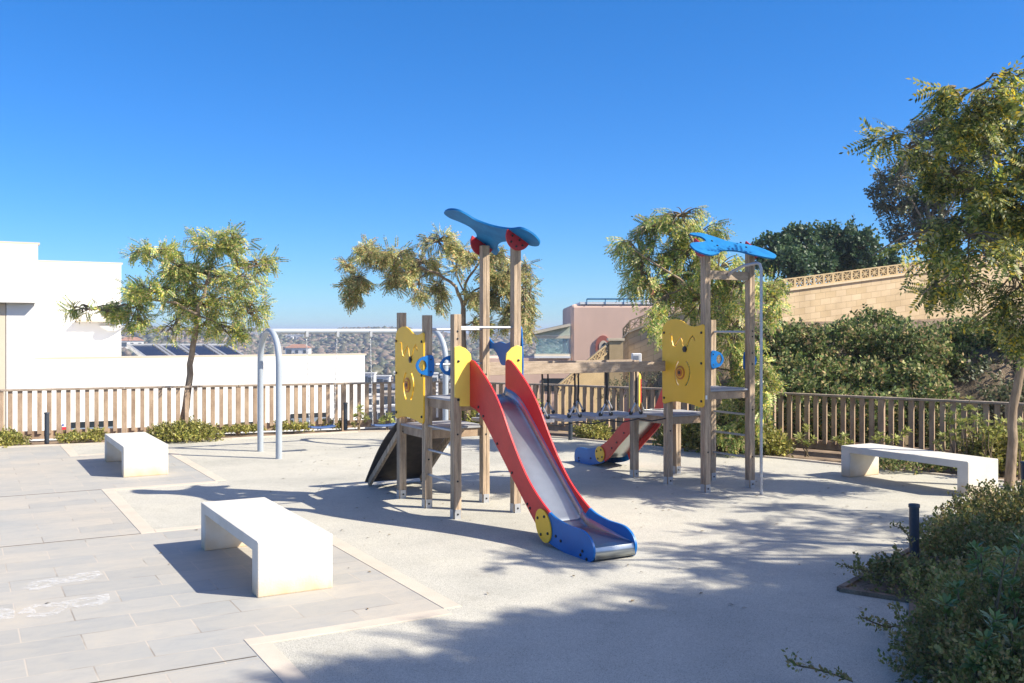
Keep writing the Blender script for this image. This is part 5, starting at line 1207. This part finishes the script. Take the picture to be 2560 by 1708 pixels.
# foreground planting bed + dark small leaved shrubs
bedp = [(2.52,7.52,0),(2.95,7.20,0),(2.45,6.0,0),(2.3,4.2,0),(6,4.2,0),(8.2,10.6,0),(5.6,11.3,0)]
o = MB().plate([Vector(p)-Z*.02 for p in bedp], (0,0,1), .034).build('shrub_bed', M['soil']); o['kind'] = 'structure'
kb = MB()
for a, b in ((bedp[6], bedp[0]), (bedp[0], bedp[1]), (bedp[1], bedp[2])): kb.bar(Vector(a)+Z*.01, Vector(b)+Z*.01, .05, .045)
o = kb.build('shrub_bed_kerb', M['soil']); o['kind'] = 'structure'
T_SM = [tmpl_sprig(11, 1, .24, .085, .15, seed=i+9) for i in range(4)]
bush('small_leaved_shrub', 'dark small-leaved spreading shrub around the bollard in the shade', 'shrub', [(VV((3.18,7.62,.0)),(.50,.35,.15)),(VV((4.0,8.35,.03)),(.50,.45,.33)),(VV((4.6,8.9,.05)),(.75,.6,.38)),(VV((4.2,7.7,.05)),(.75,.5,.33)),(VV((3.6,7.2,.0)),(.6,.4,.22))], M['shade'], n=620, size=.13, tms=T_SM, twigs=25, group='dark spreading shrubs in the foreground', lumpy=.45, lfreq=3.5)
bush('small_leaved_shrub', 'dark small-leaved shrub mound before the near end of the right bench', 'shrub', [(VV((5.15,9.7,.02)),(.7,.6,.36)),(VV((6.2,10.1,.1)),(.8,.6,.42)),(VV((5.4,9.0,.05)),(.8,.7,.40)),(VV((6.2,9.1,.1)),(.9,.8,.5))], M['shade'], n=420, size=.16, tms=T_SM, twigs=25, group='dark spreading shrubs in the foreground', lumpy=.45, lfreq=3.0)
bush('small_leaved_shrub', 'dark small-leaved shrub filling the bottom right corner', 'shrub', [(VV((2.75,5.55,.05)),(.60,.5,.33)),(VV((3.2,6.1,.1)),(.7,.6,.38)),(VV((3.1,4.9,.1)),(.85,.6,.42)),(VV((3.8,5.6,.1)),(.8,.7,.5)),(VV((2.6,4.7,.05)),(.6,.5,.32)),(VV((3.75,6.75,.05)),(.75,.5,.33))], M['shade'], n=760, size=.115, tms=T_SM, twigs=25, group='dark spreading shrubs in the foreground', lumpy=.45, lfreq=3.5)
# arching stray shoots
def shoot(root_label, pts, d):
    mb = MB(); P = [D(px, py, dd) for (px, py), dd in zip(pts, d)]; root = thing('stray_shoot', P[0], root_label, 'shoot', 'stray shoots of the dark shrubs')
    mb.tube(P, [.005]*(len(P)-1)+[.002], 5); mb.build('stem', M['stem'], root); Q = []; X = []
    for a, b in zip(P[:-1], P[1:]):
        for i in range(5):
            Q.append(tuple(a.lerp(b, i/5))); X.append(tuple((b-a).normalized()+Vector(rng.normal(size=3))*.5))
    quadmesh('leaves', scatter([tmpl_sprig(5,1,.45,.12,seed=3)], Q, X, [.07]*len(Q), .3), M['shade'], root)
shoot('long leafy shoot reaching left over the ground at the bottom', [zb3(430,1560), zb3(330,1520), zb3(200,1480), zb3(90,1460), zb3(10,1410)], [5.3,5.35,5.4,5.45,5.5])
shoot('leafy shoot sticking out beside the bollard', [zb3(800,720), zb3(770,640), zb3(730,600), zb3(680,585)], [7.9,7.9,7.9,7.9])
shoot('leafy shoot sticking out left of the bed corner', [zb3(560,880), zb3(480,860), zb3(420,850), zb3(360,820)], [7.4,7.4,7.4,7.4])
shoot('leafy shoot over the kerb below the bed corner', [zb3(720,1210), zb3(640,1220), zb3(560,1190), zb3(470,1150)], [6.2,6.1,6.0,5.9])
shoot('leafy shoot rising toward the right bench', [zb3(1250,560), zb3(1130,480), zb3(1030,470), zb3(940,480)], [9.2,9.1,9.0,8.9])
# fallen leaves
fl = []; 
for _ in range(260):
    x = random.uniform(-3.5,5.2); y = random.uniform(7,18)
    if fdist(x, y) > -1.4: continue
    a = random.uniform(0,6.28); l = random.uniform(.012,.03); c = np.array((x, y, .009)); dx = np.array((math.cos(a)*l, math.sin(a)*l, .0)); dy = np.array((-math.sin(a)*l*.4, math.cos(a)*l*.4, .006))
    fl += [c-dx, c+dy, c+dx, c-dy+np.array((0,0,.008))]
o = quadmesh('fallen_leaves', fl, leafmat('dry_leaf', [(.16,.10,.05),(.25,.17,.08),(.10,.08,.04)], .1)); tag(o, 'scattered dry leaves lying on the grey play surface', 'fallen leaves', kind='stuff')
# ------------------------------------------------------------------ haze
hz = bpy.data.materials.new('haze'); hz.use_nodes = True; t = hz.node_tree; t.nodes.remove(t.nodes['Principled BSDF'])
pv = N(t, 'ShaderNodeVolumePrincipled'); pv.inputs['Color'].default_value = (.74,.84,1,1); pv.inputs['Density'].default_value = .0006; pv.inputs['Anisotropy'].default_value = .2
t.links.new(pv.outputs[0], t.nodes['Material Output'].inputs['Volume'])
o = MB().abox(-4000, 4000, -60, 5400, -40, 12).build('haze', hz); tag(o, kind='stuff', label='thin pale haze lying over the valley', cat='haze')
